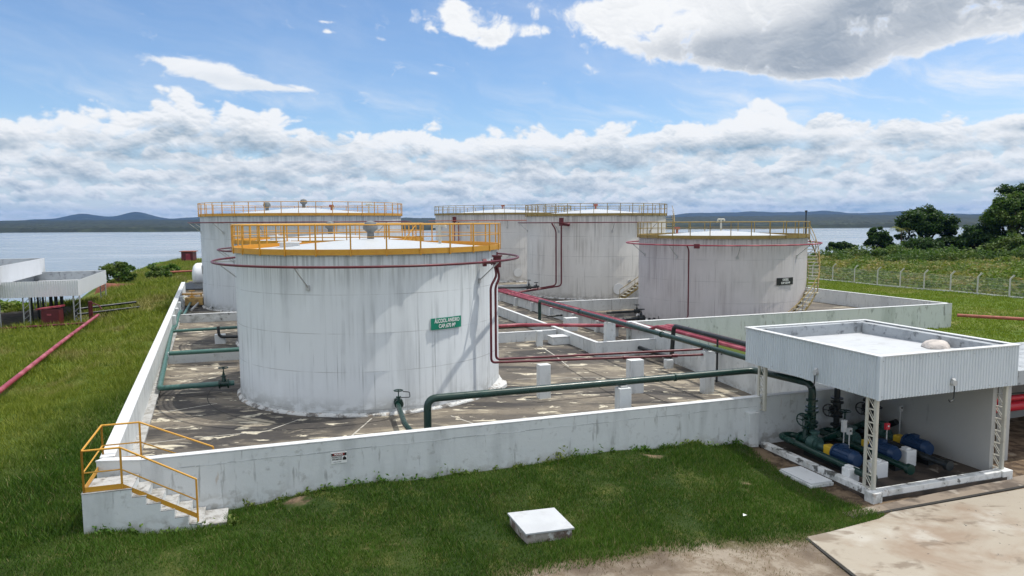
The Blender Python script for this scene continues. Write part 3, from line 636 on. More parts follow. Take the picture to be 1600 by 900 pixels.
for p in [[(5.4, 26.2), (3.9, 31.4), (2.6, 36.5), (1.3, 41.8)], [(7.0, 27.3), (3.6, 35.6)], [(1, 28.8), (8.8, 31.6)], [(-.3, 34.9), (6, 37)], [(-15.6, 29.3), (-13.2, 30.6)], arc(*T1C, 7.2, 180, 250)]:
    o_ = pathline('x', p, .02, mDkJoint, z=.011, n=4); mb.add(o_.v, o_.f)
tag(mb.build('dark_floor_joints', mDkJoint), kind='structure')

# ------------------------------------------------------------------ tanks
def strut(mb, a, b, w=.05):
    mb.cyl(a, b, w*.5, n=6)
def make_tank(cx, cy, Rr, Hh, mat, label, railmat, toemat, nposts, ph, ring=None, ringz=.42, ringmat=None, braces=(), course=1.5, group='storage tanks of the yard', roof_h=.47, vents=(), header=None, dip=None):
    t_ = thing('storage_tank', (cx, cy, 0), label, 'tank', group); c = (cx, cy, 0)
    prof = [(Rr, 0)]
    z = .22; k = 0
    while z < Hh-.3: prof += [(Rr-.004*k, z), (Rr-.004*(k+1), z+.012)]; z += course; k += 1
    prof += [(Rr-.004*k, Hh-.06), (Rr+.035, Hh-.06), (Rr+.035, Hh)]
    MB().lathe(prof+[(Rr-.1, Hh)], c, 128).build('shell', mat, t_, smooth=.5)
    MB().lathe([(Rr-.08, Hh-.01), (Rr*.6, Hh+roof_h*.42), (Rr*.3, Hh+roof_h*.75), (.01, Hh+roof_h)], c, 96).build('roof', mRoof, t_, smooth=.5)
    # plinth of mortar round the foot
    pl = MB(); n = 120; vs = []
    for i in range(n):
        a = 2*math.pi*i/n; q = .02+.03*math.sin(i*1.7)*math.sin(i*.37)+.02*random.random(); hh = .07+.03*random.random()
        if cx < 0 and Rr < 6 and cy < 40: q += .30*math.exp(-((math.degrees(a)-350)/13)**2); hh += .14*math.exp(-((math.degrees(a)-350)/13)**2)
        for r, zz in ((Rr+.12+q, -.02), (Rr+.10+q, hh*.55), (Rr+.02, hh+.03), (Rr-.02, hh+.03)): vs.append((cx+r*math.cos(a), cy+r*math.sin(a), zz))
    pl.add(vs, [(4*i+j, 4*((i+1) % n)+j, 4*((i+1) % n)+j+1, 4*i+j+1) for i in range(n) for j in range(3)]).build('plinth', mCrust, t_, smooth=.6)
    # walkway and toe board
    MB().lathe([(Rr+.05, Hh+.012), (Rr-.62, Hh+.03)], c, 96).build('walkway', toemat, t_)
    MB().lathe([(Rr+.10, Hh-.02), (Rr+.10, Hh+.20), (Rr+.06, Hh+.20), (Rr+.06, Hh-.02), (Rr+.10, Hh-.02)], c, 128).build('toe_board', toemat, t_, smooth=.5)
    rl = MB(); rr = Rr+.085
    for zz, q in ((Hh+1.12, .026), (Hh+.66, .018)):
        rl.tube([(cx+rr*math.cos(2*math.pi*i/96), cy+rr*math.sin(2*math.pi*i/96), zz) for i in range(96)], q, 8, closed=True)
    rail = rl.build('guard_rail', railmat, t_, smooth=1)
    # posts: one built, the rest copied
    pm = MB().box((0, 0, .58), (.05, .05, 1.2)).build('post', railmat); first = True
    for i in range(nposts):
        a = ph+2*math.pi*i/nposts
        o_ = pm if first else pm.copy()
        if not first: C.objects.link(o_)
        first = False; o_.parent = rail; o_.location = ((rr+.03)*math.cos(a), (rr+.03)*math.sin(a), Hh-.04); o_.rotation_euler = (0, 0, a)
    # cooling ring on brackets
    if ring:
        r_, a0, a1 = ring; n = 96; zc = Hh-ringz
        pts = [(cx+r_*math.cos(a0+(a1-a0)*i/n), cy+r_*math.sin(a0+(a1-a0)*i/n), zc) for i in range(n if a1-a0 > 6.28 else n+1)]
        rg = MB().tube(pts, .048, 8, closed=a1-a0 > 6.28).build('cooling_ring', ringmat or mRed, t_, smooth=1)
        for a in braces:
            mb = MB(); ca, sa = math.cos(R(a)), math.sin(R(a)); p = lambda r, z: (cx+r*ca, cy+r*sa, z)
            strut(mb, p(r_, zc-.05), p(Rr-.02, zc-.05), .05); strut(mb, p(r_-.02, zc-.06), p(Rr-.02, zc-.85), .06)
            mb.box(p(Rr+.02, zc-.85), (.04, .16, .2), R(a))
            mb.build('bracket', mGryP, t_)
    for (r, a, kind) in vents:
        x, y = cx+r*math.cos(R(a)), cy+r*math.sin(R(a)); z0 = Hh+roof_h*(1-r/Rr)
        mb = MB()
        if kind == 'vent':
            mb.cyl((x, y, z0-.05), (x, y, z0+.30), .16, n=16); mb.lathe([(.02, z0+.82), (.24, z0+.74), (.34, z0+.55), (.33, z0+.42), (.18, z0+.30), (.02, z0+.30)], (x, y, 0), 24); mb.build('roof_vent', mVent, t_, smooth=.6)
        elif kind == 'hatch':
            mb.cyl((x, y, z0-.05), (x, y, z0+.16), .42, n=24); mb.cyl((x, y, z0+.16), (x, y, z0+.20), .50, n=24); mb.cyl((x, y, z0+.2), (x, y, z0+.3), .05, n=8); mb.build('roof_hatch', mWht, t_, smooth=.6)
        elif kind == 'pipe':
            mb.cyl((x, y, z0-.05), (x, y, z0+.85), .07, n=10); mb.tube(bend([(x-.25, y, z0+.72), (x-.25, y, z0+.85), (x+.25, y, z0+.85), (x+.25, y, z0+.72)], .1, 3), .06, 8); mb.build('roof_breather', mBeige, t_, smooth=.8)
        elif kind == 'red':
            mb.cyl((x, y, z0-.05), (x, y, z0+.35), .09, n=10); mb.box((x, y, z0+.42), (.4, .25, .2), .3); mb.build('roof_fitting', mRust, t_)
    return t_
def P3(cx, cy, r, a, z): return (cx+r*math.cos(R(a)), cy+r*math.sin(R(a)), z)

# nearest tank
x, y = T1C
T1 = make_tank(x, y, 5.85, 6.26, mT1, 'nearest and largest-looking white tank with orange guard rail and green sign', mYel, mYel, 28, R(-86), ring=(6.79, 0, 2*math.pi), ringz=.42,
               braces=(-169, -103, -29, 20, 65, 110, 150), vents=((0, 0, 'vent'), (3.6, 205, 'hatch'), (3.2, -2, 'pipe')))
hd = P3(x, y, 6.5, -25.5, 0)
mb = MB(); mb.cyl((hd[0], hd[1], 5.55), (hd[0], hd[1], 6.0), .17, n=16); mb.cyl((hd[0], hd[1], 6.0), (hd[0], hd[1], 6.06), .22, n=16); mb.cyl((hd[0], hd[1], 6.06), (hd[0], hd[1], 6.2), .03, n=8)
mb.cyl((hd[0]-.55, hd[1]-.08, 5.75), (hd[0], hd[1], 5.78), .07, n=10); mb.cyl((hd[0]-.6, hd[1]-.1, 5.75), (hd[0]-.45, hd[1]-.07, 5.75), .16, n=16)
mb.cyl((hd[0]-.25, hd[1]-.05, 5.77), (hd[0]-.2, hd[1]-.04, 5.77), .13, n=14)
mb.build('foam_chamber', mRed, T1, smooth=.6)
P1a = [(hd[0]-.02, hd[1], 5.6), (hd[0]+.10, hd[1]-.02, 5.05), (hd[0]-.10, hd[1]-.10, 4.75), (hd[0]-.10, hd[1]-.16, 1.56)]
v0 = (-.80, 29.9)
pp = thing('fire_water_pipe', (v0[0], v0[1], 0), 'upper thin dark red pipe dropping beside the nearest tank, then crossing to the tallest pillar', 'pipe', 'pair of thin red pipes')
MB().tube(bend([(hd[0], hd[1], 5.6), (hd[0]+.10, hd[1], 5.1), (v0[0]+.10, v0[1], 4.75), (v0[0]+.10, v0[1], 1.62), (8.55, 31.55, 1.70)], .18), .052, 10).build('pipe', mRed, pp, smooth=1)
pp = thing('fire_water_pipe', (v0[0]-.2, v0[1]-.1, 0), 'lower thin dark red pipe dropping beside the nearest tank, then crossing to the tallest pillar', 'pipe', 'pair of thin red pipes')
MB().tube(bend([(hd[0]-.1, hd[1], 5.6), (hd[0]-.02, hd[1], 5.2), (v0[0]-.1, v0[1]-.1, 4.75), (v0[0]-.1, v0[1]-.1, 1.50), (8.5, 31.3, 1.50)], .18), .052, 10).build('pipe', mRed, pp, smooth=1)
# fittings
for q in (.62, .86):
    a = Vector((v0[0], v0[1]-.1, 1.5)).lerp(Vector((8.5, 31.3, 1.5)), q); MB().cyl(a-Vector((.12, .02, 0)), a+Vector((.12, .02, 0)), .085, n=12).build('coupling', mRed, pp, smooth=.7)

def text_mesh(s, size, mat, parent, loc, rot, name, squeeze=1):
    cu = bpy.data.curves.new('t', 'FONT'); cu.body = s; cu.size = size; cu.align_x = 'CENTER'; cu.align_y = 'CENTER'; cu.extrude = .004; cu.offset = size*.02
    o = bpy.data.objects.new('t', cu); C.objects.link(o); dg = bpy.context.evaluated_depsgraph_get(); me = bpy.data.meshes.new_from_object(o.evaluated_get(dg)); bpy.data.objects.remove(o)
    me.transform(Matrix.Diagonal((squeeze, 1, 1, 1)))
    me.transform(rot.to_4x4()); off = Vector(loc)-Vector(org(parent)); me.transform(Matrix.Translation(off))
    me.materials.clear(); me.materials.append(mat); ob = bpy.data.objects.new(name, me); C.objects.link(ob); ob.parent = parent; return ob
def facing(nx, ny):
    n = Vector((nx, ny, 0)).normalized(); right = Vector((-n.y, n.x, 0)); up = Vector((0, 0, 1))
    return Matrix((right, up, n)).transposed()
def tank_sign(T, cx, cy, Rr, a, z, w, h, mat, lines, tilt=0):
    ca, sa = math.cos(R(a)), math.sin(R(a)); rot = facing(ca, sa); right = rot @ Vector((1, 0, 0)); n = Vector((ca, sa, 0))
    c = Vector((cx+(Rr+.05)*ca, cy+(Rr+.05)*sa, z))
    mb = MB(); K = 8; vs = []
    for i in range(K+1):
        s_ = (i/K-.5)*w; sag = -(s_**2)/(2*Rr)
        for dz, dn in ((-h/2, 0), (h/2, 0), (h/2, -.02), (-h/2, -.02)): p = c+right*s_+n*(sag+dn); vs.append((p.x, p.y, p.z+dz+tilt*s_))
    mb.add(vs, [(4*i+j, 4*i+4+j, 4*i+4+(j+1) % 4, 4*i+(j+1) % 4) for i in range(K) for j in range(4)]+[(0, 1, 2, 3), (4*K+3, 4*K+2, 4*K+1, 4*K)])
    sg = mb.build('sign_board', mat, T)
    for s_, size, dz, sq in lines:
        text_mesh(s_, size, mLet, sg, c+n*.012+Vector((0, 0, dz)), rot, 'lettering', sq)
tank_sign(T1, x, y, 5.85, -49, 3.43, 1.48, .46, mSignG, [('ÁLCOOL ANIDRO', .215, .105, .70), ('CAP.:670 M³', .215, -.105, .74)])
# stair of the tank behind etc. : curved stair on the side of a tank
def spiral(T, cx, cy, Rr, Hh, a_top, a_land, z_land, a_bot, mat, treadmat):
    segs = [(a_bot, 0.05, a_land, z_land), (a_land+(4 if a_top > a_land else -4), z_land, a_top, Hh)]
    r0_, r1_ = Rr+.12, Rr+.85
    strg = MB(); hr = MB(); treads = []; posts = []
    path_o = []
    path_i = []
    for (a0, z0, a1, z1) in segs:
        n = max(3, int(round((z1-z0)/.235)))
        inner = [P3(cx, cy, r0_, a0+(a1-a0)*i/n, z0+(z1-z0)*i/n) for i in range(n+1)]; outer = [P3(cx, cy, r1_, a0+(a1-a0)*i/n, z0+(z1-z0)*i/n) for i in range(n+1)]
        for i in range(1, n+1):
            a = a0+(a1-a0)*(i-.5)/n; z = z0+(z1-z0)*i/n-.05; da = math.degrees(.13/Rr)
            treads.append(([P3(cx, cy, r0_, a-da, z), P3(cx, cy, r1_, a-da, z), P3(cx, cy, r1_, a+da, z), P3(cx, cy, r0_, a+da, z)]))
        path_o += outer; path_i += inner
        for i in range(0, n+1, 4): posts.append(outer[i])
    def ribbon(ln):
        mb = MB(); vs = []
        for p in ln: vs += [(p[0], p[1], p[2]-.16), (p[0], p[1], p[2]+.06)]
        return mb.add(vs, [(2*i, 2*i+2, 2*i+3, 2*i+1) for i in range(len(ln)-1)])
    stair = ribbon(path_o).build('spiral_stair', mat, T)
    s2 = ribbon(path_i).build('inner_stringer', mat, stair); s2.modifiers.new('s', 'SOLIDIFY').thickness = .03
    mod = stair.modifiers.new('s', 'SOLIDIFY'); mod.thickness = .03
    la = [P3(cx, cy, r0_, a_land-1, z_land), P3(cx, cy, r1_+.1, a_land-1, z_land), P3(cx, cy, r1_+.1, a_land+5, z_land), P3(cx, cy, r0_, a_land+5, z_land)]
    MB().add(la+[(p[0], p[1], p[2]-.1) for p in la], [(0, 1, 2, 3), (7, 6, 5, 4), (0, 4, 5, 1), (1, 5, 6, 2), (2, 6, 7, 3), (3, 7, 4, 0)]).build('landing', treadmat, stair)
    for tr in treads:
        MB().add(tr+[(p[0], p[1], p[2]-.05) for p in tr], [(0, 1, 2, 3), (7, 6, 5, 4), (0, 4, 5, 1), (1, 5, 6, 2), (2, 6, 7, 3), (3, 7, 4, 0)]).build('tread', treadmat, stair)
    hr.tube([(p[0], p[1], p[2]+1.0) for p in path_o], .03, 6); hr.tube([(p[0], p[1], p[2]+.55) for p in path_o], .02, 6)
    for p in posts: hr.cyl(p, (p[0], p[1], p[2]+1.0), .024, n=6)
    hr.build('handrail', mat, stair)
    return stair

# the tank hidden behind the nearest one
x, y = -11.7, 46.0
T6 = make_tank(x, y, 5.85, 6.26, mT1, 'white tank almost wholly hidden behind the nearest tank, only its roof rail showing', mYel, mYel, 28, R(-80), ring=(6.79, 0, 2*math.pi), braces=(-160, -120, -60, -20, 60, 150, 190), vents=((0, 0, 'vent'), (3.4, 215, 'hatch')))
spiral(T6, x, y, 5.85, 6.26, -28, -75, 2.3, -108, mYel, mYel)
# left rear tank
x, y = -19.5, 67.12
T2 = make_tank(x, y, 9.0, 8.05, mT2, 'wide grey-white tank at the left rear with yellow rail rising above the horizon', mYel, mYel, 42, R(-85), ring=(9.97, 0, 2*math.pi), ringz=.55, braces=(-175, -150, -120, -95, -60, -30), course=1.95, vents=((0, 0, 'vent'), (3.5, -140, 'vent'), (3.5, -30, 'red'), (6, 10, 'pipe')), roof_h=.8)
mb = MB(); mb.box(P3(x, y, 9.02, -152, 3.35), (.06, .55, .75), R(-152)); mb.build('plate', mGryP, T2)
# rear centre tank
x, y = -1.17, 95.99
T3 = make_tank(x, y, 9.03, 8.3, mT3, 'farthest tank, partly behind the cream tank, with thin olive rail', mOcr, mOcr, 44, R(-88), ring=(9.95, R(-170), R(-40)), ringz=.75, ringmat=mRust, braces=(-150, -118, -86, -60), course=1.95, vents=((0, 0, 'red'),), roof_h=.8)
hx = P3(x, y, 9.6, -128, 0); mb = MB(); mb.box((hx[0], hx[1], 7.7), (.45, .45, .7)); mb.build('foam_chamber', mRed, T3)
MB().tube(bend([(hx[0], hx[1], 7.4), (hx[0], hx[1], 1.2), (hx[0]+3, hx[1]-2, 1.1)], .3), .07, 8).tube(bend([(hx[0]+.5, hx[1], 7.4), (hx[0]+.5, hx[1], 1.2), (hx[0]+3.5, hx[1]-2, 1.1)], .3), .07, 8).build('down_pipe', mRust, T3, smooth=1)
def manhole(T, cx, cy, Rr, a, z, r, mat):
    mb = MB(); mb.cyl(P3(cx, cy, Rr-.05, a, z), P3(cx, cy, Rr+.12, a, z), r*.8, n=24); mb.cyl(P3(cx, cy, Rr+.12, a, z), P3(cx, cy, Rr+.17, a, z), r, n=28)
    for i in range(16): pass
    bm_ = mb
    q = Vector((math.cos(R(a)), math.sin(R(a)), 0)); s_ = Vector((-q.y, q.x, 0))
    for i in range(14):
        th = 2*math.pi*i/14; c_ = Vector(P3(cx, cy, Rr+.17, a, z))+s_*r*.85*math.cos(th)+Vector((0, 0, r*.85*math.sin(th))); bm_.cyl(c_, c_+q*.03, .028, n=6)
    mb.build('manhole', mat, T, smooth=.6)
manhole(T3, x, y, 9.03, -78, 1.15, .52, mWht)
# cream tank
x, y = 8.66, 73.69
T4 = make_tank(x, y, 7.11, 7.96, mT4, 'tall cream-stained tank behind the red pipe bundle with round manhole', mOcr, mOcr, 36, R(-88), ring=(7.98, R(-189), R(-49)), ringz=.66, ringmat=mRed, braces=(-172, -126, -84, -50), course=1.9, vents=((0, 0, 'red'), (3, 150, 'hatch'), (5, 10, 'pipe')), roof_h=.7)
hx = P3(x, y, 7.75, -121, 0); mb = MB(); mb.cyl((hx[0], hx[1], 7.0), (hx[0], hx[1], 7.75), .22, n=14); mb.cyl((hx[0], hx[1], 7.2), (hx[0]+.8, hx[1], 7.1), .16, n=12); mb.build('foam_chamber', mRed, T4, smooth=.6)
MB().tube(bend([(hx[0]-.0, hx[1], 7.1), (hx[0], hx[1]-.1, 1.35), (hx[0]-3.2, hx[1]-1.5, 1.0), (hx[0]-5.2, hx[1]-3.4, .95)], .35), .07, 8).build('down_pipe', mRed, T4, smooth=1)
MB().tube(bend([(hx[0]-.9, hx[1], 7.25), (hx[0]-.5, hx[1], 6.6), (hx[0]-.5, hx[1]-.1, 1.4), (hx[0]-4.0, hx[1]-2.0, 1.0)], .35), .07, 8).build('down_pipe', mRed, T4, smooth=1)
manhole(T4, x, y, 7.11, -79, 1.05, .52, mWht)
mb = MB(); mb.cyl(P3(x, y, 7.1, -70, 1.75), P3(x, y, 7.25, -70, 1.75), .14, n=12); mb.build('nozzle', mGryP, T4)
spiral(T4, x, y, 7.11, 7.96, 2, -50, 2.6, -80, mOcr, mBeige)
# right tank
x, y, r5, h5 = 16.06, 54.69, 6.2, 6.2
T5 = make_tank(x, y, r5, h5, mT5, 'right-hand pinkish-grey tank with spiral staircase and black sign', mOcr, mOcr, 29, R(-88), ring=(7.15, 0, 2*math.pi), ringz=.45, ringmat=mRedL, braces=(-168, -135, -96, -50, -20, 40), vents=((0, 0, 'pipe'), (3.3, 160, 'red')))
hx = P3(x, y, 7.1, -119, 0); MB().cyl((hx[0], hx[1], 5.55), (hx[0], hx[1], 5.85), .2, n=14).build('foam_chamber', mRed, T5, smooth=.6)
hx = P3(x, y, 6.9, -124, 0)
MB().tube(bend([(hx[0]-.12, hx[1], 5.7), (hx[0], hx[1], 5.4), (hx[0]+.02, hx[1], .75), (hx[0]-1.4, hx[1]-1.0, .35)], .18), .05, 8).build('down_pipe', mRed, T5, smooth=1)
spiral(T5, x, y, r5, h5, 6, -37, 2.25, -68, mOcr, mBeige)
MB().cyl(P3(x, y, 6.6, 2, 3.9), P3(x, y, 6.6, 2, 8.1), .05, n=8).cyl(P3(x, y, 6.6, 2, 8.02), P3(x, y, 6.6, 2, 8.16), .10, n=8).build('lightning_pole', mBlk, T5)
tank_sign(T5, x, y, r5, -61.8, 3.20, 1.6, .50, mSignK, [('DIESEL', .21, .11, 1.0), ('CAP 620 M³', .21, -.11, .85)])

# ------------------------------------------------------------------ pillars that carry the pipes
def pillar(x, y, w, d, z0, z1, label, saddle=None):
    t_ = thing('pipe_support', (x, y, z0), label, 'pillar', 'white concrete pillars under the pipes')
    MB().box((x, y, (z0+z1)/2-.1), (w, d, z1-z0+.2), RZ).build('pillar', mWall, t_, bevel=.018)
    if saddle: MB().box((x, y, z1+.03), (saddle, d*.6, .06), RZ).build('saddle', mGryP, t_)
pillar(8.75, 31.4, .52, .38, -.35, 1.66, 'tallest white pillar, where the two thin red pipes end', .3)
pillar(5.62, 40.6, .58, .38, -.3, 1.66, 'tall white pillar under the long green pipe, left of the end of the tall wall', .3)
pillar(1.62, 42.2, .36, .30, -.1, .92, 'slim white pillar where the green pipe rises from the yard floor')
pillar(1.32, 29.65, .50, .40, -.05, 1.448, 'white pillar under the thin red pipes nearest the big tank')
pillar(5.35, 30.55, .66, .42, -.2, 1.448, 'wide white pillar under the thin red pipes in the middle of the yard')
pillar(3.9, 24.62, .46, .40, -.05, 1.63, 'white pillar under the foreground green pipe, rising behind the front wall', .25)
pillar(8.25, 37.0, .40, .34, -.3, .16, 'short white block under the bend of the black pipe')
pillar(4.0, 44.9+3.2, .9, .5, -.1, .9, 'broad white block behind the diagonal low wall under the red pipes')

# ------------------------------------------------------------------ pipes
def pipe(name, pts, r, mat, label, rb=.3, n=14, group=None, flanges=(), cat='pipe'):
    t_ = thing(name, pts[0], label, cat, group)
    MB().tube(bend(pts, rb, 6), r, n).build('pipe', mat, t_, smooth=1)
    for (p, d, rr) in flanges:
        p = Vector(p); d = Vector(d).normalized(); MB().cyl(p-d*.035, p+d*.035, rr, n=18).build('flange', mat, t_, smooth=.6)
    return t_
def handwheel(mb, c, ax, r=.2):
    c = Vector(c); ax = Vector(ax).normalized(); rg = mb.ring(c, ax, r, 20); mb.tube(rg, r*.11, 6, closed=True)
    for i in range(0, 20, 5): mb.cyl(c, rg[i], r*.07, n=5)
    mb.cyl(c-ax*.03, c+ax*.05, r*.16, n=8)
def valve(c, along, up, r, mat, label=None, parent=None, wheel=.2, stem=.5):
    """gate valve: body with two flanges, bonnet, stem and handwheel"""
    c = Vector(c); d = Vector(along).normalized(); u = Vector(up).normalized()
    mb = MB(); mb.cyl(c-d*r*1.5, c+d*r*1.5, r*1.15, n=14)
    for s_ in (-1, 1): mb.cyl(c+d*s_*r*1.5-d*.03, c+d*s_*r*1.5+d*.03, r*1.75, n=18)
    mb.cyl(c, c+u*stem*.45, r*1.1, r*.6, n=12); mb.cyl(c+u*stem*.45, c+u*(stem*.45+.04), r*1.0, n=12)
    mb.cyl(c+u*stem*.4, c+u*stem, r*.22, n=8); s1 = d*r*.5
    mb.cyl(c+u*stem*.45+s1, c+u*stem*.85, r*.13, n=6); mb.cyl(c+u*stem*.45-s1, c+u*stem*.85, r*.13, n=6)
    o = mb.build('valve', mat, parent, smooth=.6); wm = MB(); handwheel(wm, c+u*stem, u, wheel); wm.build('handwheel', mat, o, smooth=.8); return o
GR = .125
g1 = pipe('process_pipe', [(-2.75, 22.45, .2), (-2.75, 22.45, 1.81), (9.15, 26.5, 1.81), (10.40, 24.2, 1.81), (10.40, 24.2, 0.05)], GR, mGrn, 'thick dark green pipe running above the front wall and bending down inside the pump shelter', rb=.32, flanges=[((-2.75, 22.45, .75), (0, 0, 1), .165), ((5.9, 25.39, 1.81), (.947, .322, 0), .15), ((10.4, 24.2, 1.25), (0, 0, 1), .2)])
vd = Vector((-UY, UX, 0)); ud = Vector((UX, UY, 0))
q = (-4.35, 26.95, .55)
g0 = pipe('process_pipe', [(-4.55, 27.25, .55), (-3.75, 24.1, .5), (-2.9, 22.4, .3)], .095, mGrn, 'short green pipe leaving the front foot of the nearest tank')
valve((-4.38, 26.75, .55), (.25, -1, 0), (0, 0, 1), .10, mGrn, parent=g0, wheel=.17, stem=.50)
mb = MB(); mb.tube(bend([(-4.2, 26.7, 1.02), (-3.95, 26.7, 1.0), (-3.9, 26.5, .85), (-4.25, 26.55, .82)], .05, 3), .018, 6); mb.build('locking_bar', mBlk, g0)
g2 = pipe('process_pipe', [(-4, 48.2, .2), (1.95, 50.2, .2), (1.95, 50.2, 1.85), (10.9, 25.0, 1.85)], .115, mGrn, 'long straight green pipe slanting over the yard on tall pillars to the pump shelter', rb=.25, flanges=[((4.2, 43.89, 1.85), (.335, -.94, 0), .15), ((7.4, 34.86, 1.85), (.335, -.94, 0), .15)])
g3 = pipe('process_pipe', [(6.5, 42.1, .25), (8.45, 37.2, .2), (8.5, 37.0, 1.95), (11.7, 27.6, 1.95)], .115, mBlk, 'black pipe rising from the yard floor, then running above the tall wall to the shelter', rb=.3)
MB().cyl((9.82, 33.6, -.3), (9.82, 33.6, 1.95), .05, n=10).build('prop', mBlk, g3)
mb = MB(); mb.cyl((9.55, 33.5, 1.15), (10.1, 33.7, 1.15), .03, n=6); mb.cyl((10.05, 33.65, 1.05), (10.05, 33.65, 1.28), .05, n=8); mb.build('tap', mBlk, g3)
# the bundle of red pipes
for i, (off, zz, nm) in enumerate([(-.25, .92, 'left-hand'), (.10, .92, 'second from the left'), (.50, .94, 'third from the left'), (.90, .92, 'right-hand')]):
    a = Vector((-1.75, 68.6, 0))+Vector((.944, .33, 0))*off; b = Vector((7.0, 43.9+.5, 0))+Vector((.944, .33, 0))*off
    c1 = Vector((8.05, 41.4, 0))+Vector((.944, .33, 0))*(off+.15); c2 = Vector((8.4, 40.4, 0))+Vector((.944, .33, 0))*(off+.15); e_ = Vector((13.3, 26.3, 0))+Vector((.944, .33, 0))*(off+.1)
    pts = [(a.x, a.y, zz), (b.x, b.y, zz), (c1.x, c1.y, zz+.10), (c2.x, c2.y, 1.42), (e_.x, e_.y, 1.42)]
    pipe('fire_water_pipe', pts, .095 if i != 2 else .13, mRedL if i != 3 else mRed, nm+' pipe of the red bundle that slants past the cream tank', rb=.3, n=10, group='bundle of red pipes')
pipe('fire_water_pipe', [(-5.5, 43.8, .72), (.5, 45.9, .74), (8.2, 45.2, .74)], .11, mRedL, 'red pipe crossing low behind the nearest tank, above the slim pillar', n=10)
pipe('process_pipe', [(-7, 44.5, .45), (1.7, 47.6, .45)], .10, mGrn, 'dark green pipe low behind the nearest tank, just under the crossing red pipe', n=10)
# black pipes with valves in the right yard
b1 = pipe('process_pipe', [(7.2, 53.6, .5), (9.9, 54.4, .5)], .09, mBlk, 'upper black pipe with a valve beside the pinkish tank', n=10)
valve((9.6, 54.3, .5), (1, .3, 0), (0, 0, 1), .10, mBlk, parent=b1, wheel=.2, stem=.5)
b1 = pipe('process_pipe', [(7.4, 50.2, .45), (9.6, 50.9, .45)], .11, mBlk, 'lower black pipe with a larger valve beside the pinkish tank', n=10)
valve((9.3, 50.8, .45), (1, .3, 0), (0, 0, 1), .13, mBlk, parent=b1, wheel=.24, stem=.65); valve((9.9, 49.9, .40), (1, .3, 0), (1, -.2, .2), .12, mBlk, parent=b1, wheel=.22, stem=.5)
b1 = pipe('process_pipe', [(-2.2, 66.4, 1.25), (2.6, 67.2, 1.2)], .10, mBlk, 'black pipe with valves between the farthest tank and the cream tank', n=10)
valve((1.6, 67.0, 1.2), (1, .15, 0), (0, 0, 1), .12, mBlk, parent=b1, wheel=.2, stem=.7); valve((2.3, 67.1, 1.2), (1, .15, 0), (0, 0, 1), .12, mBlk, parent=b1, wheel=.2, stem=.45)
pipe('process_pipe', [(2.6, 52.8, .35), (5.9, 54.0, .42)], .07, mBlk, 'thin black pipe low on the streaked wall under the red bundle', n=8)
# left side of the yard
gl = mGrnL
p0 = (-12.45, 31.25, .36)
g = pipe('process_pipe', [p0, (-15.35, 30.35, .34), (-23.9, 49.6, .34), (-24.9, 51.6, .95), (-25.5, 53.2, .95), (-25.9, 54.2, .35), (-30.8, 66, .35)], .115, gl, 'pale green pipe along the side wall, turning to a valve on the nearest tank', rb=.2)
valve((-12.85, 31.1, .36), (1, .3, 0), (0, 0, 1), .12, mGrn, parent=g, wheel=.20, stem=.72)
pipe('process_pipe', [(-17.9, 36.55, .72), (-13.6, 38.0, .72), (-12.0, 38.6, .72)], .115, gl, 'pale green pipe lying on the low wall behind the nearest tank', rb=.2)
pipe('process_pipe', [(-17.4, 47.7, .5), (-22.5, 46.3, .38), (-23.3, 48.8, .38), (-24.2, 51.2, .95), (-24.8, 52.8, .95), (-25.2, 53.9, .35), (-29.5, 65, .35)], .10, gl, 'shorter green pipe hopping over the farther low wall beside the long one', rb=.2)
pb = thing('pipe_support', (-18.2, 43.8, 0), 'small white block carrying an elbow of black pipe at the left of the yard', 'block', 'white concrete pillars under the pipes')
MB().box((-18.2, 43.8, .28), (.62, .5, .6), RZ).build('block', mWall, pb, bevel=.02)
pipe('process_pipe', [(-18.2, 43.55, 1.1), (-18.15, 43.5, .45), (-16.0, 43.9, .42)], .09, mBlk, 'bent black pipe standing on the small white block')
for i, (dx, lab) in enumerate([(0, 'left'), (1.1, 'right')]):
    pipe('drain_pipe', [(-26.6+dx*1.2, 58.5+dx*.4, .3), (-29.2+dx*1.2, 66.5+dx*.4, .3)], .09, mGryP, lab+' of two grey pipes on the floor beside the left rear tank', n=8, group='two grey floor pipes')
# yellow step-over platform, wooden valve box
yp = thing('step_platform', (-30.2, 66.3, 0), 'small yellow steel platform stepping over the pipes near the side wall', 'platform')
MB().box((-30.2, 66.3, .85), (2.1, 1.0, .10), RZ).build('deck', mYel, yp)
for dx in (-.95, .95):
    for dy in (-.4, .4): p = UV((-30.2, 66.3), dx, dy); MB().box((p[0], p[1], .4), (.06, .06, .8), RZ).build('leg', mYel, yp)
yp = thing('valve_station', (-28.9, 65.0, 0), 'rust-yellow valve station with handwheel by the foot of the left rear tank', 'valve')
MB().box((-28.7, 63.8, .45), (1.5, .9, .7), RZ).build('frame', pmat('rusty_yellow', (.5, .33, .12), .8, [L((.2, .12, .06), .45, .65, f=3, a=.7)]), yp, bevel=.03)
valve((-28.8, 63.6, .8), (1, .3, 0), (0, 0, 1), .10, mYel, parent=yp, wheel=.25, stem=.6)
tk = thing('grating', (-36.5, 81.5, 0), 'dark ribbed grating lying between the side wall and the left rear tank', 'grating')
mb = MB()
for i in range(14): mb.box((-34.6-.26*i, 77.2+.60*i, .30), (3.4, .40, .10), RZ)
mb.build('grating', mBlk, tk)
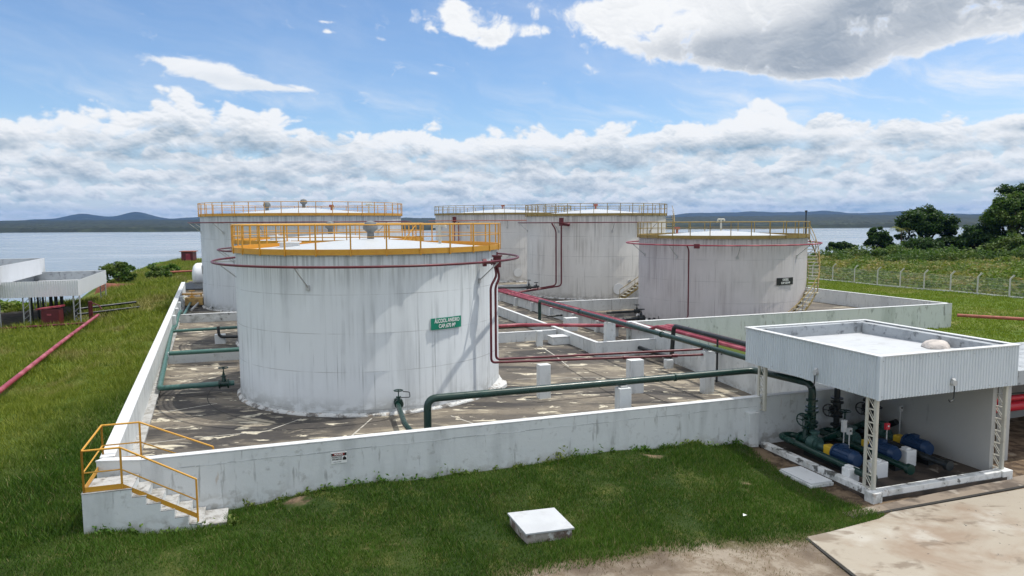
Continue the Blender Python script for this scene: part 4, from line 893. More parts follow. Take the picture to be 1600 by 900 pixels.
# white horizontal tank at the far end
wt = thing('horizontal_tank', (-38.0, 87.5, 0), 'white barrel-shaped tank lying beyond the left rear tank at the end of the side wall', 'tank')
a = Vector((-39.0, 86.6, 1.10)); ax = Vector((1, .32, 0)).normalized()
mb = MB()
for k, (s_, r) in enumerate([(0, .02), (0, .7), (.12, 1.15), (.35, 1.42), (.6, 1.5), (3.4, 1.5), (3.65, 1.42), (3.85, 1.1), (3.95, .6), (3.95, .02)]):
    ring = mb.ring(a+ax*s_, ax, r, 32); mb.v += [tuple(q_) for q_ in ring]
mb.f += [(k*32+i, k*32+(i+1) % 32, (k+1)*32+(i+1) % 32, (k+1)*32+i) for k in range(9) for i in range(32)]
mb.build('barrel', mSheetW, wt, smooth=.9)
for s_ in (.8, 3.2): p = a+ax*s_; MB().box((p.x, p.y, .2), (.4, 2.2, .7), math.atan2(ax.y, ax.x)).build('cradle', mWall, wt)
MB().tube([a+ax*3.0+Vector((0, -1.5, .2)), a+ax*3.05+Vector((0, -1.62, -.6)), a+ax*3.3+Vector((0, -1.6, -1.2))], .04, 6).build('hose', mBlk, wt)
# ------------------------------------------------------------------ access stair at the front left corner
FO = UV(F0, 0, -1.12)     # near edge of the stair, along the front wall
def S(u, v, z): return UV(FO, u, v, z)
st = thing('concrete_staircase', S(.2, .5, -.4), 'whitewashed concrete staircase with orange railings at the near corner of the yard wall', 'stairs')
uL = .09; land = 1.11
prof = [(uL, -1.2), (uL, .80), (uL+land, .80)]
n = 5; u_ = uL+land; z_ = .80
for i in range(n): z_ -= .225; prof += [(u_, z_), (u_+.32, z_)]; u_ += .32
prof += [(u_, -1.2)]
vs = [S(a, 0, b) for a, b in prof]+[S(a, 1.10, b) for a, b in prof]; m_ = len(prof)
MB().add(vs, [tuple(range(m_)), tuple(range(m_, 2*m_))[::-1]]+[((i+1) % m_, i, m_+i, m_+(i+1) % m_) for i in range(m_)]).build('stair_block', mWall, st, bevel=.012)
# worn treads and landing slab lie on the block
MB().box(S(uL+land/2, .55, .812), (land+.02, 1.12, .03), RZ).build('landing', mStep, st, bevel=.008)
u_ = uL+land; z_ = .80
for i in range(n):
    z_ -= .225; MB().box(S(u_+.165, .55, z_+.010), (.33, 1.11, .025), RZ).build('tread', mStep, st, bevel=.006); u_ += .32
MB().box(S(u_+.28, .55, -.50), (.62, 1.0, .22), RZ).build('foot_slab', mStep, st, bevel=.02)
def railing(parent, base, posts_h, kick=True, name='railing'):
    """posts at the points of 'base', a hand rail, a middle rail and a kick board"""
    mb = MB(); top = [Vector(p)+Vector((0, 0, posts_h)) for p in base]; mid = [Vector(p)+Vector((0, 0, posts_h*.47)) for p in base]
    for ln, r in ((top, .026), (mid, .019)):
        for i in range(len(ln)-1): mb.cyl(ln[i], ln[i+1], r, n=8)
    o = mb.build(name, mYel, parent, smooth=.8)
    if kick:
        kb = MB()
        for i in range(len(base)-1):
            a, b = Vector(base[i]), Vector(base[i+1]); d = (b-a); nn = Vector((-d.y, d.x, 0)).normalized()*.006
            kb.add([a-nn, b-nn, b+nn, a+nn]+[p+Vector((0, 0, .13)) for p in (a-nn, b-nn, b+nn, a+nn)], [(0, 3, 2, 1), (4, 5, 6, 7), (0, 1, 5, 4), (1, 2, 6, 5), (2, 3, 7, 6), (3, 0, 4, 7)])
        kb.build('kick_board', mYel, o)
    for p in base: MB().cyl((p[0], p[1], p[2]-.08), (p[0], p[1], p[2]+posts_h), .027, n=8).build('post', mYel, o)
    return o
e0 = uL+land
railing(st, [S(uL+.05, .05, .83), S(uL+.90, .05, .83), S(e0+n*.32-.1, .05, -.20)], 1.06)
railing(st, [S(uL+.05, .05, .83), S(uL+.12, 1.95, .95)], 1.06)
railing(st, [S(uL+.12, 1.95, .95), S(uL+1.05, 1.95, .95), S(uL+2.9, 1.95, .05)], 1.06)
MB().box(S(uL+.62, 1.78, .90), (.95, .30, .06), RZ).build('top_slab', mYel, st, bevel=.01)

# warning sign on the front wall
a = F0; sgl = thing('warning_sign', UV(F0, 6.35, -.02, .62), 'small red and white danger sign with a flame symbol on the front wall', 'sign')
n_ = (UY, -UX); rot = facing(*n_); c = Vector(UV(F0, 6.42, -.022, .66))
def plate(parent, dx, dz, w, h, mat, name, off=0): 
    p = c+rot @ Vector((dx, dz, off)); MB().box(tuple(p), (w, .006, h), RZ).build(name, mat, parent)
MB().box(tuple(c), (.45, .012, .32), RZ).build('board', mLet, sgl, bevel=.002)
plate(sgl, 0, .105, .43, .085, mSignK, 'black_band', .008); plate(sgl, -.01, .105, .33, .075, mSignR, 'red_panel', .012)
text_mesh('PERIGO', .07, mLet, sgl, c+rot @ Vector((-.01, .105, .018)), rot, 'lettering')
text_mesh('PRODUTOS', .055, mSignK, sgl, c+rot @ Vector((-.06, .02, .009)), rot, 'lettering'); text_mesh('INFLAMÁVEIS', .055, mSignK, sgl, c+rot @ Vector((-.06, -.04, .009)), rot, 'lettering', .85)
text_mesh('NÃO FUME', .045, mGryP, sgl, c+rot @ Vector((-.05, -.115, .009)), rot, 'lettering')
fl = [(-.05, 0), (-.055, .04), (-.03, .10), (-.015, .07), (0, .13), (.02, .075), (.035, .09), (.055, .04), (.05, 0)]
MB().add([tuple(c+rot @ Vector((.155+a_, -.07+b_, z_))) for z_ in (.007, .011) for a_, b_ in fl], [tuple(range(9))[::-1], tuple(range(9, 18))]+[(i, (i+1) % 9, 9+(i+1) % 9, 9+i) for i in range(9)]).build('flame_symbol', mSignK, sgl)

# ------------------------------------------------------------------ pump shelter
NC = (10.45, 19.95)
def K(u, v, z): return UV(NC, u, v, z)
FL = -.56
sh = thing('pump_shelter', (*NC, -.6), 'open pump shelter with a deep corrugated roof edge at the right', 'shelter')
LU, LV = 5.25, 5.95
# floor, kerbs
MB().box(K(2.6, 2.7, FL-.1), (5.3, 5.6, .2), RZ).build('floor', pmat('oily_shaded_floor', (.06, .045, .034), .8, [L((.02, .016, .013), .45, .62, f=1.3, a=.9, d=7), L((.3, .27, .22), .62, .70, f=2.5, a=.7)]), sh)  # blotched floor; base colour darkened to deepen the shade under the roof
mKerb = pmat('kerb_paint', (.66, .67, .66), .8, [L((.35, .36, .34), .46, .62, f=1.8, a=.7, d=8, r=.65), L((.04, .04, .035), .54, .62, f=2.2, a=.9, d=8, r=.65, o=5), L((.3, .25, .2), .6, .7, f=4, a=.6)], bump=(7, .35))
MB().box(K(.08, 2.45, -.58), (.26, 5.0, .40), RZ).box(K(2.63, .08, -.584), (4.85, .26, .40), RZ).box(K(-.0, -.0, -.575), (.34, .34, .405), RZ).box(K(5.28, .08, -.58), (.42, .36, .41), RZ).build('kerb', mKerb, sh, bevel=.02)
# side wall and roof slab
MB().box(K(5.12, 3.15, .85), (.16, 5.6, 3.1), RZ).build('side_wall', mShelt, sh, bevel=.01)
MB().prism([K(.25, .25, 0)[:2], K(LU-.2, .25, 0)[:2], K(LU-.2, LV-.25, 0)[:2], K(.25, LV-.25, 0)[:2]], 2.85, [3.28, 3.28, 3.16, 3.16]).build('roof_slab', mSlab, sh, bevel=.01)
MB().box(K(LU/2, LV/2+.05, 2.45), (LU-.3, .22, .4), RZ).box(K(LU/2, .4, 2.45), (LU-.3, .22, .4), RZ).build('roof_beam', mShelt, sh)
# parapet: four upstands, mildewed inside
pw = .30
MB().box(K(LU/2, LV-.19, 3.15), (LU-.1, pw, .84), RZ).build('parapet', mParap, sh, bevel=.02)
MB().box(K(LU-.19, LV/2-.1, 3.148), (pw, LV-.65, .84), RZ).build('parapet', mParap, sh, bevel=.02)
MB().box(K(.13, LV/2-.1, 3.10), (.10, LV-.7, .90), RZ).build('parapet', mParap, sh, bevel=.015)
MB().box(K(LU/2, .13, 3.102), (LU-.72, .10, .90), RZ).build('parapet', mParap, sh, bevel=.015)
# bulge of plaster on the slab
mb = MB(); p = K(LU-.85, 1.9, 3.26); mb.lathe([(.001, .24), (.18, .23), (.31, .17), (.40, .08), (.43, 0)], p, 24); mb.v = [(a_+.05*math.sin(b_*9), b_+.04*math.sin(a_*11), c_*(1)) for a_, b_, c_ in mb.v]; mb.build('plaster_hump', pmat('pink_plaster', (.55, .50, .46), .9, [L((.3, .28, .26), .5, .65, f=4, a=.6)], bump=(5, .6, .1)), sh, smooth=1.2)
# corrugated fascia: real trapezoid ribs
def corrug(parent, a, b, z0, z1, mat, name='fascia', pitch_=.115, dep=.028):
    a, b = Vector(a), Vector(b); d = (b-a); Ln = d.length; d.normalize(); nn = Vector((d.y, -d.x)); k = int(Ln/pitch_); vs = []; 
    for i in range(k):
        for q, h in ((0, 0), (.56, 0), (.68, 1), (.88, 1)):
            p = a+d*((i+q)*Ln/k)+nn*dep*h; vs += [(p.x, p.y, z0), (p.x, p.y, z1)]
    p = b; vs += [(p.x, p.y, z0), (p.x, p.y, z1)]; m = len(vs)//2
    bk = [(v[0]-nn.x*.02, v[1]-nn.y*.02, v[2]) for v in (vs[0], vs[1], vs[-2], vs[-1])]
    mb = MB().add(vs, [(2*i, 2*i+2, 2*i+3, 2*i+1) for i in range(m-1)])
    mb.add([(a.x-nn.x*.01, a.y-nn.y*.01, z0), (b.x-nn.x*.01, b.y-nn.y*.01, z0), (b.x-nn.x*.01, b.y-nn.y*.01, z1), (a.x-nn.x*.01, a.y-nn.y*.01, z1)], [(3, 2, 1, 0)])
    o = mb.build(name, mat, parent)
    # screw heads in two rows
    sc = MB()
    for i in range(0, k, 6):
        for zz in (z0+.10, z1-.12): p = a+d*((i+.78)*Ln/k)+nn*(dep+.004); sc.box((p.x, p.y, zz), (.025, .025, .025))
    sc.build('screws', mGryP, o)
    return o
zf0, zf1 = 2.33, 3.58
ca, cb, cc_, cd = K(-.02, -.05, 0), K(LU+.22, -.05, 0), K(LU+.22, LV, 0), K(-.02, LV, 0)
corrug(sh, ca[:2], cb[:2], zf0, zf1, mSheet); corrug(sh, cd[:2], ca[:2], zf0, zf1, mSheet)
corrug(sh, cb[:2], cc_[:2], zf0, zf1, mSheet); corrug(sh, cc_[:2], cd[:2], zf0, zf1, mSheet)
mb = MB()
for a_, b_ in ((ca, cb), (cb, cc_), (cc_, cd), (cd, ca)):
    a2, b2 = Vector(a_[:2]), Vector(b_[:2]); d = (b2-a2).normalized(); nn = Vector((d.y, -d.x)); w_o, w_i = .05, .16
    mb.prism([tuple(a2+nn*w_o-d*.048), tuple(b2+nn*w_o+d*.048), tuple(b2-nn*w_i-d*.16), tuple(a2-nn*w_i+d*.16)], zf1, zf1+.03)
mb.build('edge_capping', mCop, sh, bevel=.004)
mb = MB().box((ca[0]-.005, ca[1]-.02, (zf0+zf1)/2), (.09, .09, zf1-zf0+.01), RZ); mb.build('corner_trim', mSheet, sh)
# lattice columns
def lattice(parent, u, v, z0, z1, along='v', w=.37, mat=None):
    mb = MB(); mat = mat or mBeige
    for s_ in (0, 1):
        du, dv = (0, s_*w) if along == 'v' else (s_*w, 0)
        p = K(u+du, v+dv, (z0+z1)/2); mb.box(p, (.085, .045, z1-z0), RZ); mb.box(K(u+du-.03, v+dv+(.03 if s_ == 0 else -.03), (z0+z1)/2), (.05, .09, z1-z0-.02), RZ)
    o = mb.build('column', mat, parent, bevel=.004); lm = MB(); k = int((z1-z0)/.36); h = (z1-z0)/k
    for i in range(k):
        for off in (-.035, .035):
            q = lambda a_, z: Vector(K(u+off+(0 if along == 'v' else a_), v+(a_ if along == 'v' else 0), z))
            lm.cyl(q(.03, z0+i*h), q(w-.03, z0+(i+1)*h), .015, n=5); lm.cyl(q(.03, z0+i*h+.01), q(w-.03, z0+i*h+.01), .015, n=5)
    lm.build('lacing', mat, o)
lattice(sh, .10, .08, -.385, 2.36); lattice(sh, .10, 4.95, .72, 2.36); lattice(sh, 5.25, .08, -.385, 2.36)
# end pedestal of the front wall, under the rear column
pd = thing('wall_pedestal', UV(F0, 20.6, -.1, -.6), 'weathered end block of the front wall that carries the rear shelter column', 'pedestal')
MB().box(UV(F0, 20.72, -.05, -.05), (.42, .36, 1.5), RZ).build('block', mWall, pd, bevel=.02)
# gooseneck lamps on the fascia
def gooseneck(p, nn, label):
    t_ = thing('wall_lamp', p, label, 'lamp', 'gooseneck lamps of the pump shelter'); p = Vector(p); nn = Vector(nn).normalized(); sd_ = Vector((-nn.y, nn.x, 0))
    MB().cyl(p, p+nn*.10, .085, n=16).cyl(p+Vector((0, 0, .06)), p+nn*.05+Vector((0, 0, .12)), .06, n=10).build('junction_box', mGryP, t_, smooth=.6)
    pts = [p+nn*.07+Vector((0, 0, -.06)), p+nn*.08+Vector((0, 0, -.36)), p+nn*.10-sd_*.05+Vector((0, 0, -.50)), p+nn*.12-sd_*.20+Vector((0, 0, -.55)), p+nn*.14-sd_*.28+Vector((0, 0, -.46))]
    MB().tube(bend(pts, .1, 4), .02, 7).build('arm', mBlk, t_, smooth=1)
gooseneck(K(-.05, 2.35, 2.66), (-UX, -UY, 0), 'gooseneck lamp on the left roof edge of the pump shelter')
gooseneck(K(2.75, -.08, 2.63), (UY, -UX, 0), 'gooseneck lamp on the front roof edge of the pump shelter')

# pumps: one is built, two are copied
def make_pump():
    t_ = thing('pump', (0, 0, 0), 'x', 'pump', 'three electric pumps in the shelter')
    MB().box((0, -.35, .08), (.55, 2.3, .16)).build('base_plate', mBlk, t_, bevel=.01)
    mb = MB(); mb.cyl((0, .45, .42), (0, .75, .42), .27, n=22); mb.cyl((0, .72, .42), (0, .80, .42), .20, n=20); mb.cyl((0, .36, .42), (0, .45, .42), .2, n=18); mb.cyl((0, .6, .42), (0, .6, .85), .10, n=14); mb.cyl((0, .6, .8), (0, .6, .86), .17, n=16); mb.box((0, .6, .2), (.3, .2, .2))
    mb.cyl((0, .0, .40), (0, .38, .42), .12, n=14); mb.build('pump_casing', mTeal, t_, smooth=.6)
    mb = MB(); mb.box((0, -.12, .42), (.30, .34, .34)); mb.build('coupling_guard', mYg, t_, bevel=.05)
    mb = MB(); mb.cyl((0, -.36, .44), (0, -1.15, .44), .25, n=24)
    for i in range(14): a = 2*math.pi*i/14; mb.box((.25*math.cos(a), -.75, .44+.25*math.sin(a)), (.03 if abs(math.cos(a)) > .7 else .02, .66, .03))
    mb.cyl((0, -1.15, .44), (0, -1.30, .44), .27, .2, n=24); mb.cyl((0, -.38, .44), (0, -.44, .44), .28, n=24); mb.box((.0, -.7, .72), (.2, .22, .14)); mb.build('motor', mBlue, t_, smooth=.6)
    return t_
pu = make_pump(); spots = [(1.05, 2.95, 'nearest to the lawn'), (2.65, 2.95, 'middle one of three, partly behind the front column'), (4.1, 3.0, 'farthest right, against the side wall')]
for i, (u, v, lab) in enumerate(spots):
    o_ = pu if i == 0 else copy_tree(pu); o_.location = K(u, v, FL); o_.rotation_euler = (0, 0, RZ); o_['label'] = 'pump with blue motor and yellow guard, '+lab
# suction pipes with U-turns, valves and end flanges
def kp(u, v, z): return K(u, v, z)
for i, (u, lab, v1) in enumerate([(.50, 'dark green pipe with a U-turn just inside the lawn-side kerb', .55), (2.2, 'dark green pipe between the first two pumps', .75), (3.62, 'black pipe beside the right-hand pump', .60)]):
    m_ = mGrn if i < 2 else mBlk; vt = 4.65 if i == 0 else 4.6
    g = pipe('pump_pipe', [kp(u+.55, 3.6, -.12), kp(u+.55, vt, -.12), kp(u, vt+.02, -.12), kp(u, v1, -.24)], .105, m_, lab, rb=.28, group='pipes on the shelter floor')
    MB().cyl(kp(u, v1+.08, -.24), kp(u, v1-.05, -.24), .165, n=18).build('end_flange', m_, g, smooth=.6)
    valve(kp(u+.55, 4.0, -.12), vd, (0, 0, 1), .13, mGrn if i < 2 else mBlk, parent=g, wheel=.19, stem=.85)
# vertical risers with valves
for i, (u, v) in enumerate([(1.32, 4.45), (3.05, 4.7), (4.35, 4.5)]):
    p = K(u, v, 0)
    if i == 0: p = (10.40, 24.2, 0)
    g = thing('riser', (p[0], p[1], FL), ['left', 'middle', 'right'][i]+' upright pipe with side handwheel inside the pump shelter', 'pipe', 'upright pipes in the shelter')
    MB().cyl((p[0], p[1], -.45), (p[0], p[1], 2.25 if i else 1.1), .127 if i == 0 else .105, n=16).cyl((p[0], p[1], -.25), (p[0], p[1], -.18), .21, n=18).cyl((p[0], p[1], .98), (p[0], p[1], 1.03), .21, n=18).cyl((p[0], p[1], -.02), (p[0], p[1], .05), .20, n=18).cyl((p[0], p[1], .3), (p[0], p[1], .36), .21, n=18).build('pipe', mGrn if i < 1 else mBlk, g, smooth=.7)
    valve((p[0], p[1], .66), (0, 0, 1), Vector((-.75, -.66, 0)), .13, mGrn if i < 1 else mBlk, parent=g, wheel=.22, stem=.62)
    MB().tube(bend([(p[0]+ .05, p[1], -.35), (p[0]-vd.x*.0+ud.x*.3, p[1]+ud.y*.3, -.3), (p[0]+ud.x*.35-vd.x*.9, p[1]+ud.y*.35-vd.y*.9, .25)], .2), .11, 12).build('branch', mGrn if i < 2 else mBlk, g, smooth=1)
# concrete stools and switch posts
for (u, v, w_, h, lab) in [(.42, 1.3, .40, .42, 'small rounded white block behind the lawn-side kerb'), (1.5, 1.3, .46, .50, 'white block just right of the front column'), (3.2, 1.75, .42, .55, 'white block farthest right on the shelter floor')]:
    t_ = thing('concrete_block', K(u, v, FL), lab, 'block', 'white blocks on the shelter floor')
    MB().box(K(u, v, FL+h/2), (w_, w_*.8, h), RZ).build('block', mWht, t_, bevel=.03)
    MB().box(K(u-.05, v+.02, FL+h+.03), (w_*.45, w_*.5, .08), RZ).build('cap', mWht, t_, bevel=.02)
for (u, v, h, m_, lab) in [(1.45, 2.45, 1.05, mGryP, 'grey push-button box on a slim post by the nearest pump'), (2.77, 2.2, 1.15, mRed3, 'red push-button box on a slim post between the pumps'), (4.75, 3.5, 1.25, mGryP, 'grey switch box on a post against the side wall')]:
    t_ = thing('switch_post', K(u, v, FL), lab, 'switch', 'switch posts in the shelter')
    MB().cyl(K(u, v, FL), K(u, v, FL+h), .022, n=8).build('post', mGryP, t_)
    MB().box(K(u, v, FL+h+.08), (.16, .10, .22), RZ).build('box', m_, t_, bevel=.012)
    MB().cyl(K(u, v-.05, FL+h+.1), K(u, v-.07, FL+h+.1), .03, n=10).build('button', mBlk if m_ is not mRed3 else mLet, t_)
t_ = thing('wall_panel_box', K(2.2, 5.1, .3), 'small pale switch panel glimpsed behind the front column', 'panel'); MB().box(K(2.05, 3.3, .45), (.16, .10, .42), RZ).cyl(K(2.05, 3.3, -.56), K(2.05, 3.3, .3), .02, n=6).build('panel', mWht, t_)
# cover slab by the kerb
t_ = thing('manhole_cover', K(-.75, 2.3, -.6), 'thin grey-white slab lying by the kerb of the pump shelter', 'cover')
MB().box(K(-.62, 2.05, -.60), (.86, 1.45, .10), RZ).build('frame', mBlock, t_, bevel=.01); MB().box(K(-.62, 2.05, -.522), (.80, 1.38, .05), RZ).build('lid', mCop, t_, bevel=.008)
# white lidded box on the lawn
t_ = thing('inspection_box', (.7, 17.9, -.7), 'low brick box with a white lid on the mown lawn', 'box')
MB().prism([(.34, 17.22), (1.50, 17.54), (1.08, 18.74), (-.10, 18.42)], -1.0, -.37).build('brick_sides', mBrick, t_, bevel=.01)
MB().prism([(.31, 17.16), (1.56, 17.51), (1.12, 18.80), (-.16, 18.46)], -.367, -.32).build('lid', mSlab, t_, bevel=.008)

# neighbouring shelter at the right edge
NB = UV(NC, 6.9, .9)
def K2(u, v, z): return UV(NB, u, v, z)
nbp = thing('pump_shelter', (*NB, -.6), 'neighbouring grey concrete shelter cut off by the right edge of the photo', 'shelter')
MB().box(K2(4, 2.2, 2.16), (8.2, 3.9, .50), RZ).build('roof', mParap, nbp, bevel=.02)
MB().box(K2(4, 4.0, .60), (8.2, .2, 2.6), RZ).build('rear_wall', mShelt, nbp); MB().box(K2(8.1, 2.2, .60), (.2, 3.4, 2.6), RZ).build('side_wall', mShelt, nbp)
for u in (.1, 8.0): MB().box(K2(u, .5, .6), (.25, .25, 2.6), RZ).build('column', mShelt, nbp)
for i, (zz, r, v, lab) in enumerate([(1.02, .10, 1.6, 'upper'), (.62, .20, 1.9, 'thick lower')]):
    pipe('fire_water_pipe', [K2(-.9, v, zz), K2(6, v, zz)], r, mRed3, lab+' bright red pipe in the shade of the neighbouring shelter', n=16, group='bright red pipes')
pipe('process_pipe', [K2(-.8, 1.2, 1.35), K2(6, 1.2, 1.25)], .03, mBlk, 'thin black pipe above the bright red pipes', n=8)

# ------------------------------------------------------------------ apron and its gutter
tag(MB().prism(APRON, -1.2, -.665).build('concrete_apron', mApron, bevel=.02), kind='structure')
mb = MB(); a = Vector((9.3, 18.75)); b_ = Vector((30, 26.0)); d = (b_-a).normalized(); nn = Vector((-d.y, d.x))
gut = [a, b_, b_+nn*.10, a+nn*.10]; tag(MB().prism([tuple(p) for p in gut], -.75, -.652).build('gutter_slot', mDkJoint), kind='structure')
tag(MB().prism([tuple(p) for p in (a+nn*.10, b_+nn*.10, b_+nn*1.3, a+nn*.42)], -.9, -.657).build('gutter_edging', pmat('edging_concrete', (.24, .195, .15), .9, [L((.09, .07, .055), .42, .6, f=1.1, a=.9, d=8), L((.36, .32, .27), .55, .66, f=2, a=.7, d=8, o=5)], bump=(6, .3))), kind='structure')
mb = MB()
for p0_, p1_, w_ in [((7.53, 17.55), (7.86, 15.3), .035)]:
    a, b_ = Vector(p0_), Vector(p1_); d = (b_-a).normalized(); nn = Vector((-d.y, d.x))*w_; mb.prism([tuple(a-nn), tuple(b_-nn), tuple(b_+nn), tuple(a+nn)], -.75, -.660)
tag(mb.build('apron_joint', mDkJoint), kind='structure')
t_ = thing('paper_scrap', (6.2, 18.1, -.6), 'scrap of white paper lying in the grass near the apron', 'litter'); MB().add([(6.24, 18.62, -.52), (6.34, 18.61, -.49), (6.35, 18.68, -.51), (6.26, 18.70, -.48)], [(0, 1, 2, 3)]).build('paper', mLet, t_)

# ------------------------------------------------------------------ left: canopies on the river bank
def canopy(o, w, dpt, z0, z1, label, rzc, zground, group):
    t_ = thing('loading_canopy', (o[0], o[1], zground), label, 'canopy', group)
    ca_, sa_ = math.cos(rzc), math.sin(rzc)
    def q(u, v, z): return (o[0]+u*ca_-v*sa_, o[1]+u*sa_+v*ca_, z)
    MB().box(q(-w/2, dpt/2, z0+.35), (w-.3, dpt-.3, .2), rzc).build('roof_slab', mSlab, t_)
    MB().box(q(-w/2, dpt-.2, (z0+z1)/2), (w, .35, z1-z0), rzc).build('parapet', mParap, t_, bevel=.02)
    MB().box(q(-w+.2, dpt/2, (z0+z1)/2-.002), (.35, dpt-.8, z1-z0), rzc).build('parapet', mParap, t_, bevel=.02)
    P_ = [q(0, 0, 0)[:2], q(0, dpt, 0)[:2], q(-w, dpt, 0)[:2], q(-w, 0, 0)[:2]]
    for a_, b2 in ((P_[3], P_[0]), (P_[0], P_[1])): corrug(t_, a_, b2, z0, z1, mSheetW, pitch_=.16)
    for (u, v) in ((-.25, .3), (-.25, dpt-.4), (-w+.5, .3), (-w+.5, dpt-.4), (-w/2-.6, .3)):
        mb = MB()
        for s_ in (-.22, .22): p = q(u+s_, v, 0); mb.cyl((p[0], p[1], zground-.3), (p[0], p[1], z0+.3), .05, n=6)
        for i in range(8): a2, b2 = q(u-.22, v, zground+i*.42), q(u+.22, v, zground+(i+1)*.42); mb.cyl(a2, b2, .02, n=4)
        mb.build('column', mGryP, t_)
    return t_, q
CO = (-34.8, 56.8)
cn, q_ = canopy(CO, 6.2, 12.8, 1.72, 2.98, 'nearer white canopy with corrugated edge on the river bank', R(21), -.9, 'white canopies on the river bank')
canopy((-39.0, 53.2), 14, 15.5, 2.80, 4.25, 'higher white canopy at the left edge', R(21), -1.0, 'white canopies on the river bank')
for (u, lab) in ((-6.2, 'left'), (-7.6, 'leftmost')):
    p = Vector(q_(u, -.05, 2.2)); t_ = thing('wall_lamp', p, lab+' of the two bent lamps on the white canopy edge', 'lamp', 'bent lamps of the white canopy'); MB().tube(bend([p, p+Vector((0, -.1, -.55)), p+Vector((-.3, -.12, -.7)), p+Vector((-.7, -.12, -.65))], .2), .04, 6).build('arm', mBlk, t_)
# black risers under the canopy
for i, (u, v) in enumerate([(-3.9, 1.2), (-3.5, 1.4), (-3.1, 1.2), (-2.6, 1.5), (-2.2, 1.3), (-1.85, 1.6)]):
    p = q_(u, v+1.5, 0); pipe('loading_pipe', [(p[0]+1.2, p[1]+1, 1.75), (p[0]+.2, p[1]+.1, 1.75), (p[0], p[1], 1.7), (p[0], p[1], -1.2)], .13 if i > 2 else .08, mBlk, ['first', 'second', 'third', 'fourth', 'fifth', 'sixth'][i]+' from the left of the black upright pipes under the white canopy', rb=.35, n=10, group='black upright pipes under the canopy')
for i, zz in enumerate((.35, -.1, -.55)):
    pipe('loading_pipe', [q_(-.6, 2.2+i*.3, zz-.4), q_(-.9, 2.6, zz), q_(3.4+.3*i, 5.2, zz+.15)], .10, mBlk, ['highest', 'middle', 'lowest'][i]+' of the black level pipes right of the white canopy', rb=.3, n=8, group='black level pipes by the bank')
# red cabinet
rc = thing('red_cabinet', (-36.0, 55.2, -.9), 'tall dark red metal cabinet with pitched lid below the white canopy', 'cabinet')
MB().box((-36.0, 55.2, -.02), (1.25, .9, 1.8), R(12)).build('body', mRed, rc, bevel=.02)
MB().prism([(-36.85, 54.5), (-35.2, 54.85), (-35.4, 55.9), (-37.05, 55.55)], [.84, 1.00, 1.00, .84], [.92, 1.12, 1.12, .92]).build('lid', mRedL, rc)
MB().box((-35.95, 54.72, .45), (.3, .04, .14), R(12)).build('label_plate', mRedL, rc)
MB().box((-35.40, 55.1, -.35), (.06, .4, .14), R(12)).build('handle', mRedL, rc)
# red pipes on the verge
pipe('fire_water_main', [(-20.6, 26.6, .33), (-22.2, 30.2, .30), (-28.1, 44.0, .20), (-33.7, 57.2, .02), (-34.0, 57.9, 0)], .115, mRedL, 'long sun-faded red pipe slanting across the grass at the left', n=14)
rp = pipe('fire_water_pipe', [(-34.6, 57.9, -.9), (-34.6, 57.9, 1.15)], .16, mRed, 'short dark red standpipe at the far end of the faded red pipe', n=12)
MB().tube([(-34.6, 57.9, 1.05), (-33.9, 57.9, .8), (-33.6, 57.8, .45)], .05, 6).build('branch', mRed, rp)
pipe('fire_water_pipe', [(-60, 48.0, -.55), (-42, 51.6, -.42), (-32.6, 54.4, -.15)], .09, mRed, 'thin red pipe on low posts running left from the faded red pipe', n=8)
for i, (x_, y_) in enumerate([(-41.0, 51.1), (-46.5, 50.1)]):
    tag(MB().cyl((x_, y_, -1.4), (x_, y_, .05), .09, n=8).build('red_post', mRed), ['short dark red post beside the cabinet', 'short dark red post near the left edge'][i], 'post', 'short red posts of the thin pipe')
pipe('fire_water_pipe', [(-56, 112, -.3), (-46, 118, .0), (-41.5, 121, .3)], .16, mRust, 'rusty pipe lying in the far grass above the red bank', n=8)
rp = pipe('fire_water_pipe', [(-51.5, 103, .3), (-38.6, 106, .75)], .14, mRust, 'rusty pipe ending at the far end of the side wall', n=8)
MB().cyl((-43.8, 105, .2), (-43.8, 105, 2.3), .1, n=8).cyl((-44.2, 105, 2.2), (-43.3, 105, 2.2), .1, n=8).build('hydrant', mRed, rp)
# red hut near the water
hu = thing('red_hut', (-66, 142, -.5), 'small dark red hut with flat roof on the river bank behind the tanks', 'hut')
MB().box((-65.9, 145, .55), (2.3, 2.0, 2.2), R(4)).build('walls', mRed, hu); MB().box((-65.9, 145, 1.72), (2.8, 2.6, .14), R(4)).build('roof', mRust, hu)
MB().box((-65.6, 143.96, .40), (.9, .08, 1.7), R(4)).build('door', mRedL, hu)

# cut earth bank below the leafy bush
bx = np.linspace(0, 1, 40); by = np.linspace(0, 1, 16); BX, BY = np.meshgrid(bx, by)
ex = -53.5+BX*11.0+BY*.5; ey = 88.5-BX*3.5+BY*4.0; ez = -3.6+3.3*sstep(BY, 0, .75)+.45*fbm(BX*5, BY*3, 4, .6, 3)*np.sin(BY*math.pi)-1.2*sstep(BX, .8, 1)
mEarth = pmat('red_earth', (.16, .050, .028), .95, [L((.24, .085, .045), .45, .65, f=.7, a=.8, d=7), L((.07, .03, .02), .52, .66, f=1.5, a=.8, d=7)], bump=(2, .6, .2))
tag(grid_mesh('earth_bank', ex, ey, ez, mEarth), kind='structure')

ex = 84+BX*34+BY*1.0; ey = 117.5-BX*5+BY*5+1.2*fbm(BX*6, BY*2, 3, .5, 4); ez = -.9+(2.9+.9*BX)*sstep(BY, 0, .8)*sstep(BX, -.02, .25)+.5*fbm(BX*9, BY*3, 4, .6, 6)*np.sin(BY*math.pi)
tag(grid_mesh('earth_bank', ex, ey, ez, mEarth), kind='structure')

